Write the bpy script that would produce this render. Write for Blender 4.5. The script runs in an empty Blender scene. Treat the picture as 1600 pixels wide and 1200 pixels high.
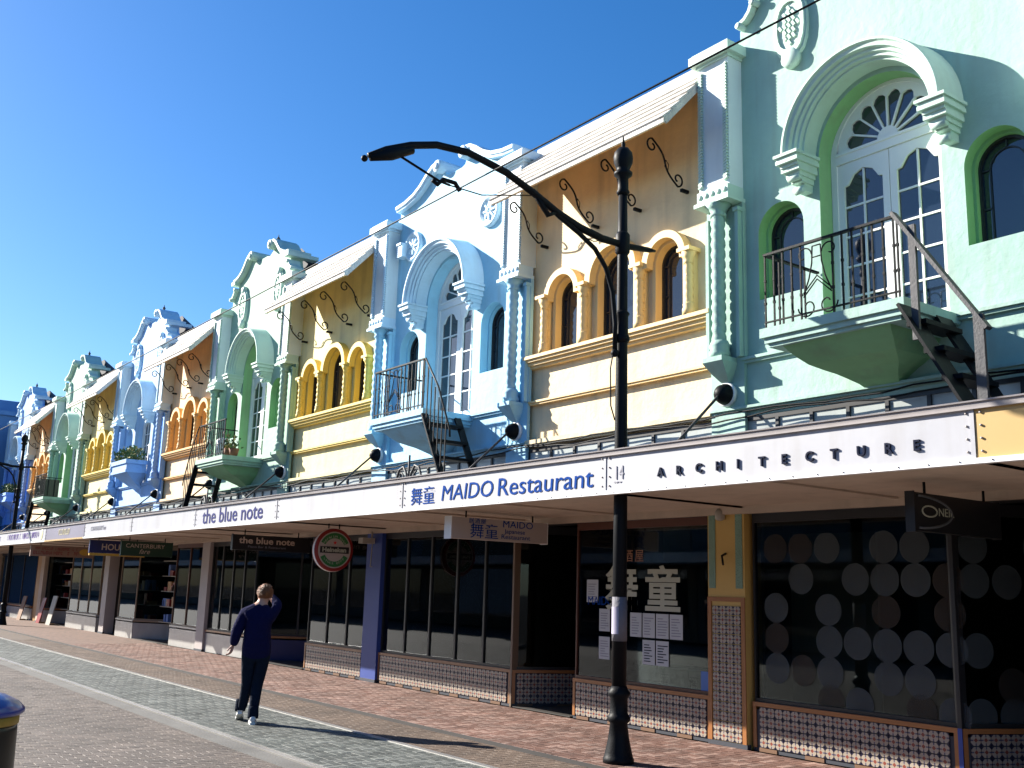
import bpy, bmesh, math, random
from mathutils import Vector, Matrix
from mathutils.geometry import tessellate_polygon
random.seed(7)
SC = bpy.context.scene
COL = SC.collection
PI = math.pi
P = 4.218                      # width of one bay of the terrace

# ------------------------------------------------------------------ camera
YAW, PITCH, ROLL = 0.9352, 0.19917, 0.02973
cd = bpy.data.cameras.new('camera'); cam = bpy.data.objects.new('camera', cd); COL.objects.link(cam)
fv = Vector((-math.sin(YAW)*math.cos(PITCH), math.cos(YAW)*math.cos(PITCH), math.sin(PITCH)))
rv = Vector((math.cos(YAW), math.sin(YAW), 0)); uv = rv.cross(fv)
r2 = math.cos(ROLL)*rv + math.sin(ROLL)*uv; u2 = -math.sin(ROLL)*rv + math.cos(ROLL)*uv
m = Matrix((r2, u2, -fv)).transposed().to_4x4(); m.translation = Vector((8.172, -9.303, 1.65))
cam.matrix_world = m
cd.sensor_width = 36; cd.lens = 36.0*1600/1600; cd.clip_end = 2000; cd.clip_start = 0.1
SC.camera = cam

# ------------------------------------------------------------------ light
SUN_AZ, SUN_EL = math.radians(27), math.radians(27)      # travel direction from the +X axis, and height
sd = Vector((math.cos(SUN_AZ)*math.cos(SUN_EL), math.sin(SUN_AZ)*math.cos(SUN_EL), -math.sin(SUN_EL)))
sl = bpy.data.lights.new('sun', 'SUN'); sl.energy = 5.0; sl.angle = math.radians(0.5); sl.color = (1.0, .94, .84)
so = bpy.data.objects.new('sun', sl); COL.objects.link(so); so.rotation_euler = sd.to_track_quat('-Z', 'Y').to_euler()
so.location = (0, 0, 30)
W = bpy.data.worlds.new('World'); SC.world = W; W.use_nodes = True
wn = W.node_tree; bg = wn.nodes['Background']
sky = wn.nodes.new('ShaderNodeTexSky'); sky.sky_type = 'NISHITA'; sky.sun_disc = False
sky.sun_elevation = SUN_EL; sky.sun_rotation = math.atan2(-sd.x, -sd.y)
sky.air_density = 1.0; sky.dust_density = 0.5; sky.ozone_density = 3.5; sky.altitude = 0
hs = wn.nodes.new('ShaderNodeHueSaturation'); hs.inputs['Saturation'].default_value = 1.30
wn.links.new(sky.outputs[0], hs.inputs['Color']); tint = wn.nodes.new('ShaderNodeMix'); tint.data_type = 'RGBA'; tint.blend_type = 'MULTIPLY'; tint.inputs[0].default_value = 1.0
tint.inputs[7].default_value = (1.02, 1.08, 1.20, 1); wn.links.new(hs.outputs[0], tint.inputs[6]); wn.links.new(tint.outputs[2], bg.inputs[0])
bg.inputs[1].default_value = 0.056
vs = SC.view_settings; vs.view_transform = 'Standard'; vs.look = 'None'; vs.exposure = 1.45; vs.gamma = 1.0; vs.use_curve_mapping = False
SC.render.engine = 'CYCLES'
SC.cycles.max_bounces = 6; SC.cycles.diffuse_bounces = 3

# ------------------------------------------------------------------ materials
MATS = {}
def mat(name, col, rough=.8, metal=0, spec=.5, bump=0, bscale=20, var=0, island=0, stain=0, fn=None, coat=0):
    if name in MATS: return MATS[name]
    M = bpy.data.materials.new(name); M.use_nodes = True; nt = M.node_tree; b = nt.nodes['Principled BSDF']
    b.inputs['Base Color'].default_value = (*col, 1); b.inputs['Roughness'].default_value = rough
    b.inputs['Metallic'].default_value = metal; b.inputs['Specular IOR Level'].default_value = spec
    b.inputs['Coat Weight'].default_value = coat
    N, Lk = nt.nodes, nt.links
    geo = N.new('ShaderNodeNewGeometry')
    cur = None
    def mixc(a, bcol, fac, mode='MULTIPLY', f=1.0):
        x = N.new('ShaderNodeMix'); x.data_type = 'RGBA'; x.blend_type = mode
        if isinstance(fac, float): x.inputs[0].default_value = fac
        else: Lk.new(fac, x.inputs[0])
        for i, c in ((6, a), (7, bcol)):
            if isinstance(c, tuple): x.inputs[i].default_value = (*c, 1)
            else: Lk.new(c, x.inputs[i])
        return x.outputs[2]
    base = col
    if var:
        n = N.new('ShaderNodeTexNoise'); n.inputs['Scale'].default_value = 1.3; n.inputs['Detail'].default_value = 6; n.inputs['Roughness'].default_value = .65
        Lk.new(geo.outputs['Position'], n.inputs['Vector'])
        mr = N.new('ShaderNodeMapRange'); mr.inputs[1].default_value = .3; mr.inputs[2].default_value = .7
        mr.inputs[3].default_value = 1-var; mr.inputs[4].default_value = 1+var*.5; Lk.new(n.outputs[0], mr.inputs[0])
        cur = mixc(base, mr.outputs[0], 1.0); base = cur
    if island:
        oi = N.new('ShaderNodeObjectInfo'); ad = N.new('ShaderNodeMath'); ad.operation = 'ADD'
        Lk.new(geo.outputs['Random Per Island'], ad.inputs[0]); Lk.new(oi.outputs['Random'], ad.inputs[1])
        fr = N.new('ShaderNodeMath'); fr.operation = 'FRACT'; Lk.new(ad.outputs[0], fr.inputs[0])
        mr = N.new('ShaderNodeMapRange'); mr.inputs[3].default_value = 1-island; mr.inputs[4].default_value = 1+island; Lk.new(fr.outputs[0], mr.inputs[0])
        cur = mixc(base, mr.outputs[0], 1.0); base = cur
    if stain:
        mp = N.new('ShaderNodeMapping'); mp.inputs['Scale'].default_value = (5, 5, .45); Lk.new(geo.outputs['Position'], mp.inputs[0])
        n = N.new('ShaderNodeTexNoise'); n.inputs['Scale'].default_value = 1.0; n.inputs['Detail'].default_value = 5
        Lk.new(mp.outputs[0], n.inputs['Vector'])
        mr = N.new('ShaderNodeMapRange'); mr.inputs[1].default_value = .50; mr.inputs[2].default_value = .78; mr.inputs[3].default_value = 0; mr.inputs[4].default_value = stain
        Lk.new(n.outputs[0], mr.inputs[0])
        cur = mixc(base, (.22, .19, .15), mr.outputs[0], 'MIX'); base = cur
    if fn: base = cur = fn(N, Lk, mixc, base, geo)
    if cur is not None: Lk.new(cur, b.inputs['Base Color'])
    if bump:
        n = N.new('ShaderNodeTexNoise'); n.inputs['Scale'].default_value = bscale; n.inputs['Detail'].default_value = 4
        Lk.new(geo.outputs['Position'], n.inputs['Vector'])
        bp = N.new('ShaderNodeBump'); bp.inputs['Strength'].default_value = bump; bp.inputs['Distance'].default_value = .02
        Lk.new(n.outputs[0], bp.inputs['Height']); Lk.new(bp.outputs[0], b.inputs['Normal'])
    MATS[name] = M; return M

def stucco(name, c): return mat(name, c, .75, bump=.4, bscale=9, var=.14, stain=.34)
GREEN = stucco('green_stucco', (.335, .51, .445)); GREEN2 = stucco('sage_stucco', (.33, .51, .40))
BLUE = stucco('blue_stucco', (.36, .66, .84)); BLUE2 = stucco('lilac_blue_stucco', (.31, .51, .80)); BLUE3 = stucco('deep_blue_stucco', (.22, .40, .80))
CREAM = stucco('cream_stucco', (.84, .68, .42)); YELLOW = stucco('yellow_stucco', (.80, .70, .35)); PEACH = stucco('peach_stucco', (.82, .61, .36))
PILW = mat('pale_pilaster_paint', (.66, .74, .76), .65, bump=.25, bscale=9, var=.08, stain=.2)
TRIMW = mat('pale_trim_paint', (.78, .80, .74), .6, bump=.1, bscale=12, var=.06, stain=.3)
TRIMG = mat('pale_green_trim', (.50, .66, .58), .6, bump=.1, bscale=12, var=.06, stain=.2)
TRIMB = mat('pale_blue_trim', (.56, .75, .88), .6, bump=.1, bscale=12, var=.06, stain=.2)
TRIMC = mat('shaded_cream_trim', (.84, .60, .27), .6, bump=.1, bscale=12, var=.06, stain=.2)  # cream paint deepened to ochre: shade put into the arch trim colour
TRIMO = mat('orange_trim', (.80, .47, .16), .6, bump=.1, bscale=12, var=.06)
TRIMY = mat('ochre_trim', (.78, .58, .13), .6, bump=.1, bscale=12, var=.06)
REVG = stucco('bounce_green_reveal', (.26, .50, .24))  # wall green deepened: bounce light on shaded reveals and bracket put into the colour
SOFFC = mat('bounce_ochre_soffit', (.95, .50, .11), .8, var=.12, bump=.1)  # warm bounce glow under the eaves put into the colour
SOFFY = mat('olive_soffit', (.85, .60, .10), .8, var=.12, bump=.1)
EAVE = mat('weathered_white_eave', (.72, .68, .62), .8, bump=.6, bscale=30, var=.2, stain=.45)
IRON = mat('black_iron', (.008, .009, .011), .5, spec=.10, bump=.1, bscale=60)
GALV = mat('grey_steel', (.06, .06, .065), .6, .2, var=.3, bump=.2, bscale=50)
WHITE = mat('white_paint', (.80, .80, .80), .45, var=.04)
FRAME = mat('dark_frame', (.02, .02, .022), .4)
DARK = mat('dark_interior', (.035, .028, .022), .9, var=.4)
FLOORI = mat('interior_floor', (.10, .07, .045), .5, var=.3)
DGLASS = mat('dark_glass', (.012, .02, .035), .04, spec=1.0)
CURT = mat('transom_glass', (.42, .46, .45), .3, spec=.6, var=.25)
STEEL = mat('rail_steel', (.75, .73, .70), .3, .7, var=.15)
ROOFD = mat('dark_roof', (.05, .055, .07), .8, var=.3, bump=.3)
FASC = mat('white_fascia', (.40, .405, .44), .5, var=.08, stain=.30, bump=.15, bscale=2.5)
CAPS = mat('fascia_cap', (.32, .285, .28), .6, var=.2, stain=.3)
MUST = mat('mustard_fascia', (.50, .33, .12), .5, var=.05)
PURP = mat('purple_fascia', (.16, .15, .22), .5, var=.1)
SOFF = mat('awning_soffit', (.52, .42, .33), .8, var=.15, stain=.3, bump=.1)
TXTB = mat('blue_lettering', (.004, .05, .26), .9, spec=.1); TXTK = mat('navy_lettering', (.006, .01, .03), .8, spec=.15)
TXTW = mat('pale_lettering', (.42, .43, .34), .6); TXTG = mat('grey_lettering', (.25, .25, .3), .5)
YCOL = mat('yellow_column', (.58, .38, .11), .6, var=.08, bump=.1); BCOL = mat('blue_column', (.022, .055, .28), .5, var=.08)
WCOL = mat('white_column', (.42, .38, .37), .5, var=.08); ORNG = mat('orange_tile_trim', (.34, .14, .045), .35, var=.15)
PLINTH = mat('dark_plinth', (.03, .035, .05), .6); GPAT = mat('green_relief', (.20, .33, .25), .6, bump=1, bscale=60)
WRISER = mat('white_riser', (.38, .38, .37), .25, var=.15, stain=.3); NAVY = mat('navy_panel', (.010, .018, .11), .4)
PAPER = mat('paper', (.50, .52, .54), .8); PBLUE = mat('blue_print', (.10, .2, .5), .7)
REDP = mat('red_paint', (.24, .012, .012), .4); GRNP = mat('green_paint', (.02, .16, .04), .4)
DGRN = mat('dark_green_board', (.012, .05, .03), .4); BLKB = mat('black_board', (.01, .01, .012), .4)
WOOD = mat('wood', (.45, .25, .10), .5, var=.1); CREAMB = mat('cream_box', (.36, .34, .29), .5)
GOLD = mat('gold_paint', (.60, .38, .06), .5); PINKB = mat('pink_board', (.30, .20, .16), .5); VIOL = mat('violet_lettering', (.16, .10, .35), .5)

def glass(name, tint, refl):
    M = bpy.data.materials.new(name); M.use_nodes = True; nt = M.node_tree; N, Lk = nt.nodes, nt.links
    N.remove(N['Principled BSDF']); t = N.new('ShaderNodeBsdfTransparent'); t.inputs[0].default_value = (*tint, 1)
    g = N.new('ShaderNodeBsdfGlossy'); g.inputs['Roughness'].default_value = .02; g.inputs[0].default_value = (.9, .95, 1, 1)
    f = N.new('ShaderNodeFresnel'); f.inputs[0].default_value = refl
    mx = N.new('ShaderNodeMixShader'); Lk.new(f.outputs[0], mx.inputs[0]); Lk.new(t.outputs[0], mx.inputs[1]); Lk.new(g.outputs[0], mx.inputs[2])
    Lk.new(mx.outputs[0], N['Material Output'].inputs[0]); return M
SGLASS = glass('shop_glass', (.55, .60, .58), 1.38)
def frosted(name, c, a):
    M = bpy.data.materials.new(name); M.use_nodes = True; b = M.node_tree.nodes['Principled BSDF']
    b.inputs['Base Color'].default_value = (*c, 1); b.inputs['Alpha'].default_value = a; b.inputs['Roughness'].default_value = .7; return M
FROST = frosted('frosted_film', (.07, .088, .098), .38); FROSTD = frosted('brown_film', (.045, .035, .028), .3)

def tilefn(N, Lk, mixc, base, geo):
    tc = N.new('ShaderNodeTexCoord'); sp = N.new('ShaderNodeSeparateXYZ'); Lk.new(tc.outputs['Object'], sp.inputs[0])
    def M_(op, a, b=None):
        x = N.new('ShaderNodeMath'); x.operation = op
        for i, q in enumerate((a, b)):
            if q is None: continue
            if isinstance(q, (int, float)): x.inputs[i].default_value = q
            else: Lk.new(q, x.inputs[i])
        return x.outputs[0]
    ax = M_('ABSOLUTE', sp.outputs[0]); az = M_('ABSOLUTE', sp.outputs[2])
    s = M_('ADD', ax, az); mxx = M_('MAXIMUM', ax, az); mn = M_('MINIMUM', ax, az)
    c = base
    c = mixc(c, (.022, .02, .055), M_('MULTIPLY', M_('GREATER_THAN', s, .074), 1.0), 'MIX')          # corner diamonds
    c = mixc(c, (.20, .045, .03), M_('LESS_THAN', s, .022), 'MIX')                                 # red heart
    petal = M_('MULTIPLY', M_('LESS_THAN', mn, .007), M_('GREATER_THAN', mxx, .026))
    c = mixc(c, (.08, .07, .12), petal, 'MIX')
    return c
TILE = mat('patterned_tile', (.34, .29, .23), .35, fn=tilefn, island=.12)

def brickm(name, c, isl=.22):
    def fn(N, Lk, mixc, base, geo):
        n = N.new('ShaderNodeTexNoise'); n.inputs['Scale'].default_value = 45; n.inputs['Detail'].default_value = 3
        Lk.new(geo.outputs['Position'], n.inputs['Vector'])
        mr = N.new('ShaderNodeMapRange'); mr.inputs[1].default_value = .62; mr.inputs[2].default_value = .75; mr.inputs[4].default_value = .5
        Lk.new(n.outputs[0], mr.inputs[0])
        return mixc(base, (.36, .33, .30), mr.outputs[0], 'MIX')
    return mat(name, c, .75, var=.36, island=isl, fn=fn, bump=.4, bscale=70)
BRA = brickm('red_paver', (.15, .075, .055)); BRA2 = brickm('pale_red_paver', (.26, .165, .135))
BRB = brickm('buff_paver', (.13, .09, .064), .15); BRC = brickm('grey_paver', (.07, .08, .073), .2); BRD = brickm('pinkish_paver', (.122, .097, .08), .22)
BRC2 = brickm('pale_grey_paver', (.14, .15, .138), .15)
BED = mat('sand_bed', (.04, .034, .028), .95, var=.2, bump=.3); CONC = mat('concrete_strip', (.13,.125,.115), .85, var=.3, bump=.3, bscale=40)
def farbrick(name, c):
    def fn(N, Lk, mixc, base, geo):
        bt = N.new('ShaderNodeTexBrick'); bt.inputs['Scale'].default_value = 1; bt.inputs['Brick Width'].default_value = .2; bt.inputs['Row Height'].default_value = .1
        bt.inputs['Mortar Size'].default_value = .006; bt.inputs[1].default_value = (*[x*1.15 for x in c], 1); bt.inputs[2].default_value = (*[x*.8 for x in c], 1)
        bt.inputs[3].default_value = (.09, .08, .07, 1); Lk.new(geo.outputs['Position'], bt.inputs['Vector']); return bt.outputs[0]
    return mat(name, c, .8, fn=fn)
FBA = farbrick('far_red_paving', (.17, .10, .075)); FBC = farbrick('far_grey_paving', (.09,.098,.09)); FBD = farbrick('far_pink_paving', (.15,.118,.10)); FBB = farbrick('far_buff_paving', (.11,.074,.05))

# ------------------------------------------------------------------ mesh builder
class MB:
    def __init__(s): s.v = []; s.f = []; s.mi = []; s.sm = []
    def add(s, vs, fs, mi=0, sm=False):
        o = len(s.v); s.v += [tuple(v) for v in vs]; s.f += [tuple(i+o for i in f) for f in fs]; s.mi += [mi]*len(fs); s.sm += [sm]*len(fs); return s
    def box(s, x0, y0, z0, x1, y1, z1, mi=0):
        return s.add([(x0,y0,z0),(x1,y0,z0),(x1,y1,z0),(x0,y1,z0),(x0,y0,z1),(x1,y0,z1),(x1,y1,z1),(x0,y1,z1)],
                     [(0,3,2,1),(4,5,6,7),(0,1,5,4),(1,2,6,5),(2,3,7,6),(3,0,4,7)], mi)
    def obox(s, c, ax, hx, hy, hz, mi=0):          # oriented box: centre, 3 axes, half sizes
        c = Vector(c); A = [Vector(a).normalized() for a in ax]; vs = []
        for k in (-1, 1):
            for (i, j) in ((-1,-1),(1,-1),(1,1),(-1,1)): vs.append(c + A[0]*hx*i + A[1]*hy*j + A[2]*hz*k)
        return s.add(vs, [(0,3,2,1),(4,5,6,7),(0,1,5,4),(1,2,6,5),(2,3,7,6),(3,0,4,7)], mi)
    def bar(s, a, b, w, h, up=(0,0,1), mi=0):      # rectangular bar from a to b
        a, b = Vector(a), Vector(b); d = b-a; z = d.normalized(); u = Vector(up)
        if abs(z.dot(u)) > .98: u = Vector((0,1,0))
        x = u.cross(z).normalized(); y = z.cross(x)
        return s.obox((a+b)/2, (x, y, z), w/2, h/2, d.length/2, mi)
    def tube(s, pts, r, n=8, cap=True, mi=0):
        pts = [Vector(p) for p in pts]; rings = []; prev = None
        for i, p in enumerate(pts):
            t = (pts[min(i+1, len(pts)-1)] - pts[max(i-1, 0)]).normalized()
            if prev is None:
                ref = Vector((0,0,1)) if abs(t.z) < .9 else Vector((1,0,0)); x = ref.cross(t).normalized()
            else: x = (prev - t*prev.dot(t)).normalized()
            prev = x; y = t.cross(x); rr = r[i] if isinstance(r, (list, tuple)) else r
            rings.append([p + (x*math.cos(2*PI*k/n) + y*math.sin(2*PI*k/n))*rr for k in range(n)])
        vs = [v for R in rings for v in R]; fs = []
        for i in range(len(pts)-1):
            for k in range(n): fs.append((i*n+k, i*n+(k+1)%n, (i+1)*n+(k+1)%n, (i+1)*n+k))
        if cap: fs.append(tuple(range(n))[::-1]); fs.append(tuple((len(pts)-1)*n+k for k in range(n)))
        return s.add(vs, fs, mi, True)
    def lathe(s, prof, c=(0,0,0), n=20, axis='z', mi=0, sm=True):
        vs = []; fs = []; c = Vector(c)
        for (r, h) in prof:
            for k in range(n):
                a = 2*PI*k/n; x, y = r*math.cos(a), r*math.sin(a)
                vs.append(c + (Vector((x, y, h)) if axis == 'z' else Vector((x, h, y)) if axis == 'y' else Vector((h, x, y))))
        for i in range(len(prof)-1):
            for k in range(n):
                q = (i*n+k, i*n+(k+1)%n, (i+1)*n+(k+1)%n, (i+1)*n+k); fs.append(q if axis != 'y' else q[::-1])
        fs.append(tuple(range(n))[::-1]); fs.append(tuple((len(prof)-1)*n+k for k in range(n)))
        return s.add(vs, fs, mi, sm)
    def ball(s, c, r, n=12, mi=0, sz=1):
        pr = [(max(.0005, r*math.sin(PI*i/8)), -r*sz*math.cos(PI*i/8)) for i in range(9)]; return s.lathe(pr, c, n, mi=mi)
    def poly(s, loops, y0, y1, mi=0, himi=None):              # (x,z) loops (outer + holes) extruded along y
        L3 = [[Vector((x, z, 0)) for x, z in l] for l in loops]; flat = [p for l in loops for p in l]
        tri = tessellate_polygon(L3); n = len(flat); hs_ = []
        vs = [(x, y0, z) for x, z in flat] + [(x, y1, z) for x, z in flat]; fs = []
        for t in tri:
            a, b, c = [flat[i] for i in t]; cr = (b[0]-a[0])*(c[1]-a[1]) - (b[1]-a[1])*(c[0]-a[0])
            if abs(cr) < 1e-10: continue
            t = tuple(t) if cr > 0 else tuple(t)[::-1]; fs.append(t); fs.append(tuple(i+n for i in t[::-1]))
        o = 0
        for li, l in enumerate(loops):
            k = len(l); ar = sum(l[i][0]*l[(i+1)%k][1]-l[(i+1)%k][0]*l[i][1] for i in range(k))
            for i in range(k):
                a, b = o+i, o+(i+1)%k; q = (a, b, b+n, a+n); ccw = (ar > 0)
                if li > 0: ccw = not ccw
                (hs_ if (li > 0 and himi is not None) else fs).append(q[::-1] if ccw else q)
            o += k
        n0 = len(s.v); s.add(vs, fs, mi)
        if hs_: s.f += [tuple(i+n0 for i in f) for f in hs_]; s.mi += [himi]*len(hs_); s.sm += [False]*len(hs_)
        return s
    def band(s, path, prof, mi=0, closed=False):   # sweep (n,y) profile along an (x,z) path; n = outward normal to the left of travel
        rings = []; N = len(path)
        for i, (x, z) in enumerate(path):
            a = path[max(i-1, 0)]; b = path[min(i+1, N-1)]; dx, dz = b[0]-a[0], b[1]-a[1]; l = math.hypot(dx, dz) or 1
            nx, nz = -dz/l, dx/l; rings.append([(x+nx*p, y, z+nz*p) for p, y in prof])
        k = len(prof); vs = [v for R in rings for v in R]; fs = []
        for i in range(N-1):
            for j in range(k): fs.append((i*k+j, (i+1)*k+j, (i+1)*k+(j+1)%k, i*k+(j+1)%k))
        fs.append(tuple(range(k))); fs.append(tuple((N-1)*k+j for j in range(k))[::-1])
        return s.add(vs, fs, mi)
    def mesh(s, name):
        me = bpy.data.meshes.new(name); me.from_pydata(s.v, [], s.f); me.polygons.foreach_set('material_index', s.mi)
        me.polygons.foreach_set('use_smooth', s.sm); me.update(); bm = bmesh.new(); bm.from_mesh(me); bmesh.ops.recalc_face_normals(bm, faces=bm.faces); bm.to_mesh(me); bm.free()
        return me

CACHE = {}
def part(name, key, build, mats, parent=None, loc=(0,0,0), rot=None, scale=None):
    if not isinstance(mats, (list, tuple)): mats = [mats]
    if key is None or key not in CACHE:
        me = build().mesh(name)
        for m_ in mats: me.materials.append(m_)
        if key is not None: CACHE[key] = me
    else: me = CACHE[key]
    o = bpy.data.objects.new(name, me); COL.objects.link(o); o.location = loc
    if rot: o.rotation_euler = rot
    if scale: o.scale = scale
    for i, m_ in enumerate(mats):
        if me.materials[i] != m_: o.material_slots[i].link = 'OBJECT'; o.material_slots[i].material = m_
    if parent: o.parent = parent
    if name in ('bolts', 'plinth_blocks', 'tile_border', 'print', 'foliage', 'goods'): o['kind'] = 'stuff'
    return o
def thing(name, label, cat, loc=(0,0,0), group=None, rotz=0):
    o = bpy.data.objects.new(name, None); COL.objects.link(o); o.location = loc; o.rotation_euler = (0,0,rotz); o.empty_display_size = .1
    o['label'] = label; o['category'] = cat
    if group: o['group'] = group
    return o
def tag(o, label, cat, group=None):
    o['label'] = label; o['category'] = cat
    if group: o['group'] = group
    return o
def struct(o): o['kind'] = 'structure'; return o
def arc(cx, cz, r, a0, a1, n): return [(cx+r*math.cos(a0+(a1-a0)*i/n), cz+r*math.sin(a0+(a1-a0)*i/n)) for i in range(n+1)]
def archloop(cx, z0, zs, hw, n=20, r=None): # ccw loop: bottom-left, bottom-right, arc over
    return [(cx-hw, z0), (cx+hw, z0)] + arc(cx, zs, hw, 0, PI, n)
def text(s, size, parent, loc, rot, m_, ext=.004, xs=1.0, shear=0, off=0, align='LEFT', name='lettering', space=1.0):
    cu = bpy.data.curves.new('t', 'FONT'); cu.body = s; cu.size = size; cu.extrude = ext; cu.shear = shear; cu.offset = off; cu.align_x = align; cu.space_character = space
    cu.resolution_u = 3
    o = bpy.data.objects.new('t', cu); COL.objects.link(o); bpy.context.view_layer.update()
    me = bpy.data.meshes.new_from_object(o.evaluated_get(bpy.context.evaluated_depsgraph_get())); bpy.data.objects.remove(o)
    me.materials.clear(); me.materials.append(m_)
    w = bpy.data.objects.new(name, me); COL.objects.link(w); w.location = loc; w.rotation_euler = rot; w.scale = (xs, 1, 1)
    if parent: w.parent = parent
    return w
FRONT = (PI/2, 0, 0)                # text facing the street (-Y)
SIDE = (PI/2, 0, PI/2)              # text facing +X, reading along +Y

# ================================================================== UPPER FACADES
CX = P/2
def ring_box(cx, z0, zs, hw, w, y0, y1, n=20):   # arched frame ring as MB
    b = MB(); o = archloop(cx, z0, zs, hw, n); i = archloop(cx, z0+w, zs, hw-w, n); return b.poly([o, i], y0, y1)

GABLE_A = [(.24,8.60),(.24,8.72),(.34,8.74),(.44,8.80),(.52,8.90),(.56,9.02),(.56,9.14),(.75,9.18),(.95,9.27),(1.12,9.40),(1.26,9.55),(1.42,9.63),(1.55,9.60),(1.62,9.50),(1.72,9.46)]
COP_A = [(.46,9.14),(.62,9.15),(.80,9.20),(.98,9.29),(1.13,9.42),(1.25,9.55),(1.38,9.63),(1.52,9.64)]
GABLE_B = [(.24,8.60),(.24,8.70),(.55,8.72),(.90,8.80),(1.15,8.92),(1.38,9.08),(1.58,9.16),(1.74,9.14),(1.80,9.0),(1.9,8.97)]
COP_B = [(.24,8.71),(.55,8.73),(.88,8.80),(1.12,8.91),(1.34,9.06),(1.52,9.16),(1.68,9.18)]
def mirror(pts): return [(P-x, z) for x, z in pts][::-1]
def gable_wall(kind):
    half = GABLE_A if kind == 'A' else GABLE_B
    if kind == 'A': half = half + [(1.80,9.42),(1.95,9.46)]
    top = (half + mirror(half))[::-1]                     # right to left
    outer = [(.16,3.74),(P-.16,3.74),(P-.16,8.6)] + top + [(.16,8.6)]
    holes = [archloop(CX, 4.46, 6.60, .745, 28), archloop(.80, 5.12, 5.93, .33, 18), archloop(P-.80, 5.12, 5.93, .33, 18)]
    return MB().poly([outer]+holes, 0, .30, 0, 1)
def coping(kind, side):
    p = COP_A if kind == 'A' else COP_B
    b = MB(); prof = [(-.02,-.05),(-.02,-.10),(.02,-.11),(.03,-.13),(.09,-.13),(.10,-.10),(.10,.45),(-.02,.45)]
    path = p if side == 0 else mirror(p)
    b.band(path, prof)
    ex, ez = (p[-1][0]+.02, p[-1][1]-.02)
    if side: ex = P-ex
    b.lathe([(.105,-.16),(.12,-.145),(.12,.44),(.10,.45)], (ex, 0, ez), 18, 'y')
    b.lathe([(.045,-.185),(.06,-.175),(.06,-.15)], (ex, 0, ez), 12, 'y')
    if kind == 'A':                                       # small volute on the shoulder
        q = [(.30,8.74),(.40,8.78),(.48,8.86),(.53,8.97)]; q = q if side == 0 else mirror(q)
        b.band(q, [(0,-.05),(0,-.10),(.05,-.10),(.05,.2),(0,.2)])
        for (x, z) in (q[0], q[-1]): b.lathe([(.045,-.12),(.045,.2)], (x, 0, z), 10, 'y')
        x0, x1 = (.40, .62) if side == 0 else (P-.62, P-.40)
        b.box(x0, -.15, 9.08, x1, .62, 9.17)
    return b
def cartouche():
    b = MB(); k = 18
    def egg(r, s=1): return [(r*.62*math.sin(2*PI*i/k)*(1+.10*math.cos(4*PI*i/k)), r*s*math.cos(2*PI*i/k)) for i in range(k)]
    b.poly([egg(.44)[::-1], ], -.05, .02); b.poly([egg(.40)[::-1], egg(.31)[::-1]], -.08, -.05)
    for i in range(-2, 3):
        for j in range(-3, 4):
            if abs(i)*.9+abs(j)*.65 < 2.3: b.obox((i*.065, -.06, j*.075), ((1,0,.6),(0,1,0),(-.6,0,1)), .017, .018, .035)
    b.lathe([(.10,-.10),(.13,-.07),(.13,.0)], (0, 0, -.42), 14, 'y'); b.lathe([(.07,-.10),(.10,-.07),(.10,.0)], (0, 0, .43), 14, 'y')
    return b
def roundel():
    b = MB().lathe([(.12,-.03),(.20,-.035),(.23,-.07),(.27,-.07),(.29,-.04),(.29,.01)], (0,0,0), 28, 'y')
    for i in range(8):
        a = i*PI/4; b.obox((.10*math.cos(a), -.04, .10*math.sin(a)), ((math.cos(a),0,math.sin(a)),(0,1,0),(-math.sin(a),0,math.cos(a))), .06, .02, .015)
    return b
def pil_shaft():
    b = MB(); b.box(-.245, -.25, 6.60, .245, .55, 8.30); return b
def pil_rope():
    b = MB(); n = 38
    for i in range(n):
        z = 6.66 + i*(8.22-6.66)/n
        b.obox((0, -.262, z+.02), ((1,0,.5),(0,1,0),(-.5,0,1)), .035, .022, .013)
    return b
def pil_cap():
    b = MB(); b.box(-.27,-.28,8.30,.27,.58,8.34); b.box(-.33,-.35,8.34,.33,.62,8.46); b.box(-.30,-.32,8.46,.30,.60,8.49); return b
def pil_block():
    b = MB(); b.box(-.25,-.29,6.44,.25,.0,6.60); b.box(-.28,-.32,6.40,.28,.0,6.45)
    for i in range(5): b.lathe([(.028,-.305),(.04,-.29)], (-.2+i*.1, 0, 6.53), 8, 'y')
    return b
def pil_back():
    b = MB(); b.box(-.30,-.06,4.46,.28,.0,6.40); b.box(.215,-.13,4.46,.265,-.06,6.28); b.box(.20,-.15,6.28,.28,-.06,6.33); b.box(-.265,-.13,4.46,-.215,-.06,6.28)
    b.box(-.26,-.05,3.10,.26,.0,4.46); return b
def spiral(r, z0, z1, n=12, turns=9, y=-.19, amp=.18):
    b = MB(); rows = int((z1-z0)/.022); vs = []; fs = []
    for i in range(rows+1):
        z = z0+(z1-z0)*i/rows
        for k in range(n):
            a = 2*PI*k/n; rr = r*(1+amp*math.sin(2*a*1.0 + 2*PI*turns*(i/rows)*2)); rr = r*(1-amp*.5 + amp*abs(math.sin(a + PI*turns*(i/rows))))
            vs.append((rr*math.cos(a), y+rr*math.sin(a), z))
    for i in range(rows):
        for k in range(n): fs.append((i*n+k, i*n+(k+1)%n, (i+1)*n+(k+1)%n, (i+1)*n+k))
    b.add(vs, fs, 0, True); return b
def pil_col():
    b = spiral(.080, 4.66, 6.26, 14, 12, amp=.30)
    b.lathe([(.10,6.24),(.11,6.27),(.09,6.30),(.12,6.35),(.17,6.40)], (0,-.18,0), 16)
    b.lathe([(.12,4.46),(.13,4.52),(.115,4.56),(.13,4.60),(.10,4.67)], (0,-.18,0), 16)
    b.box(-.15,-.32,4.40,.15,-.0,4.46); return b
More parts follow.
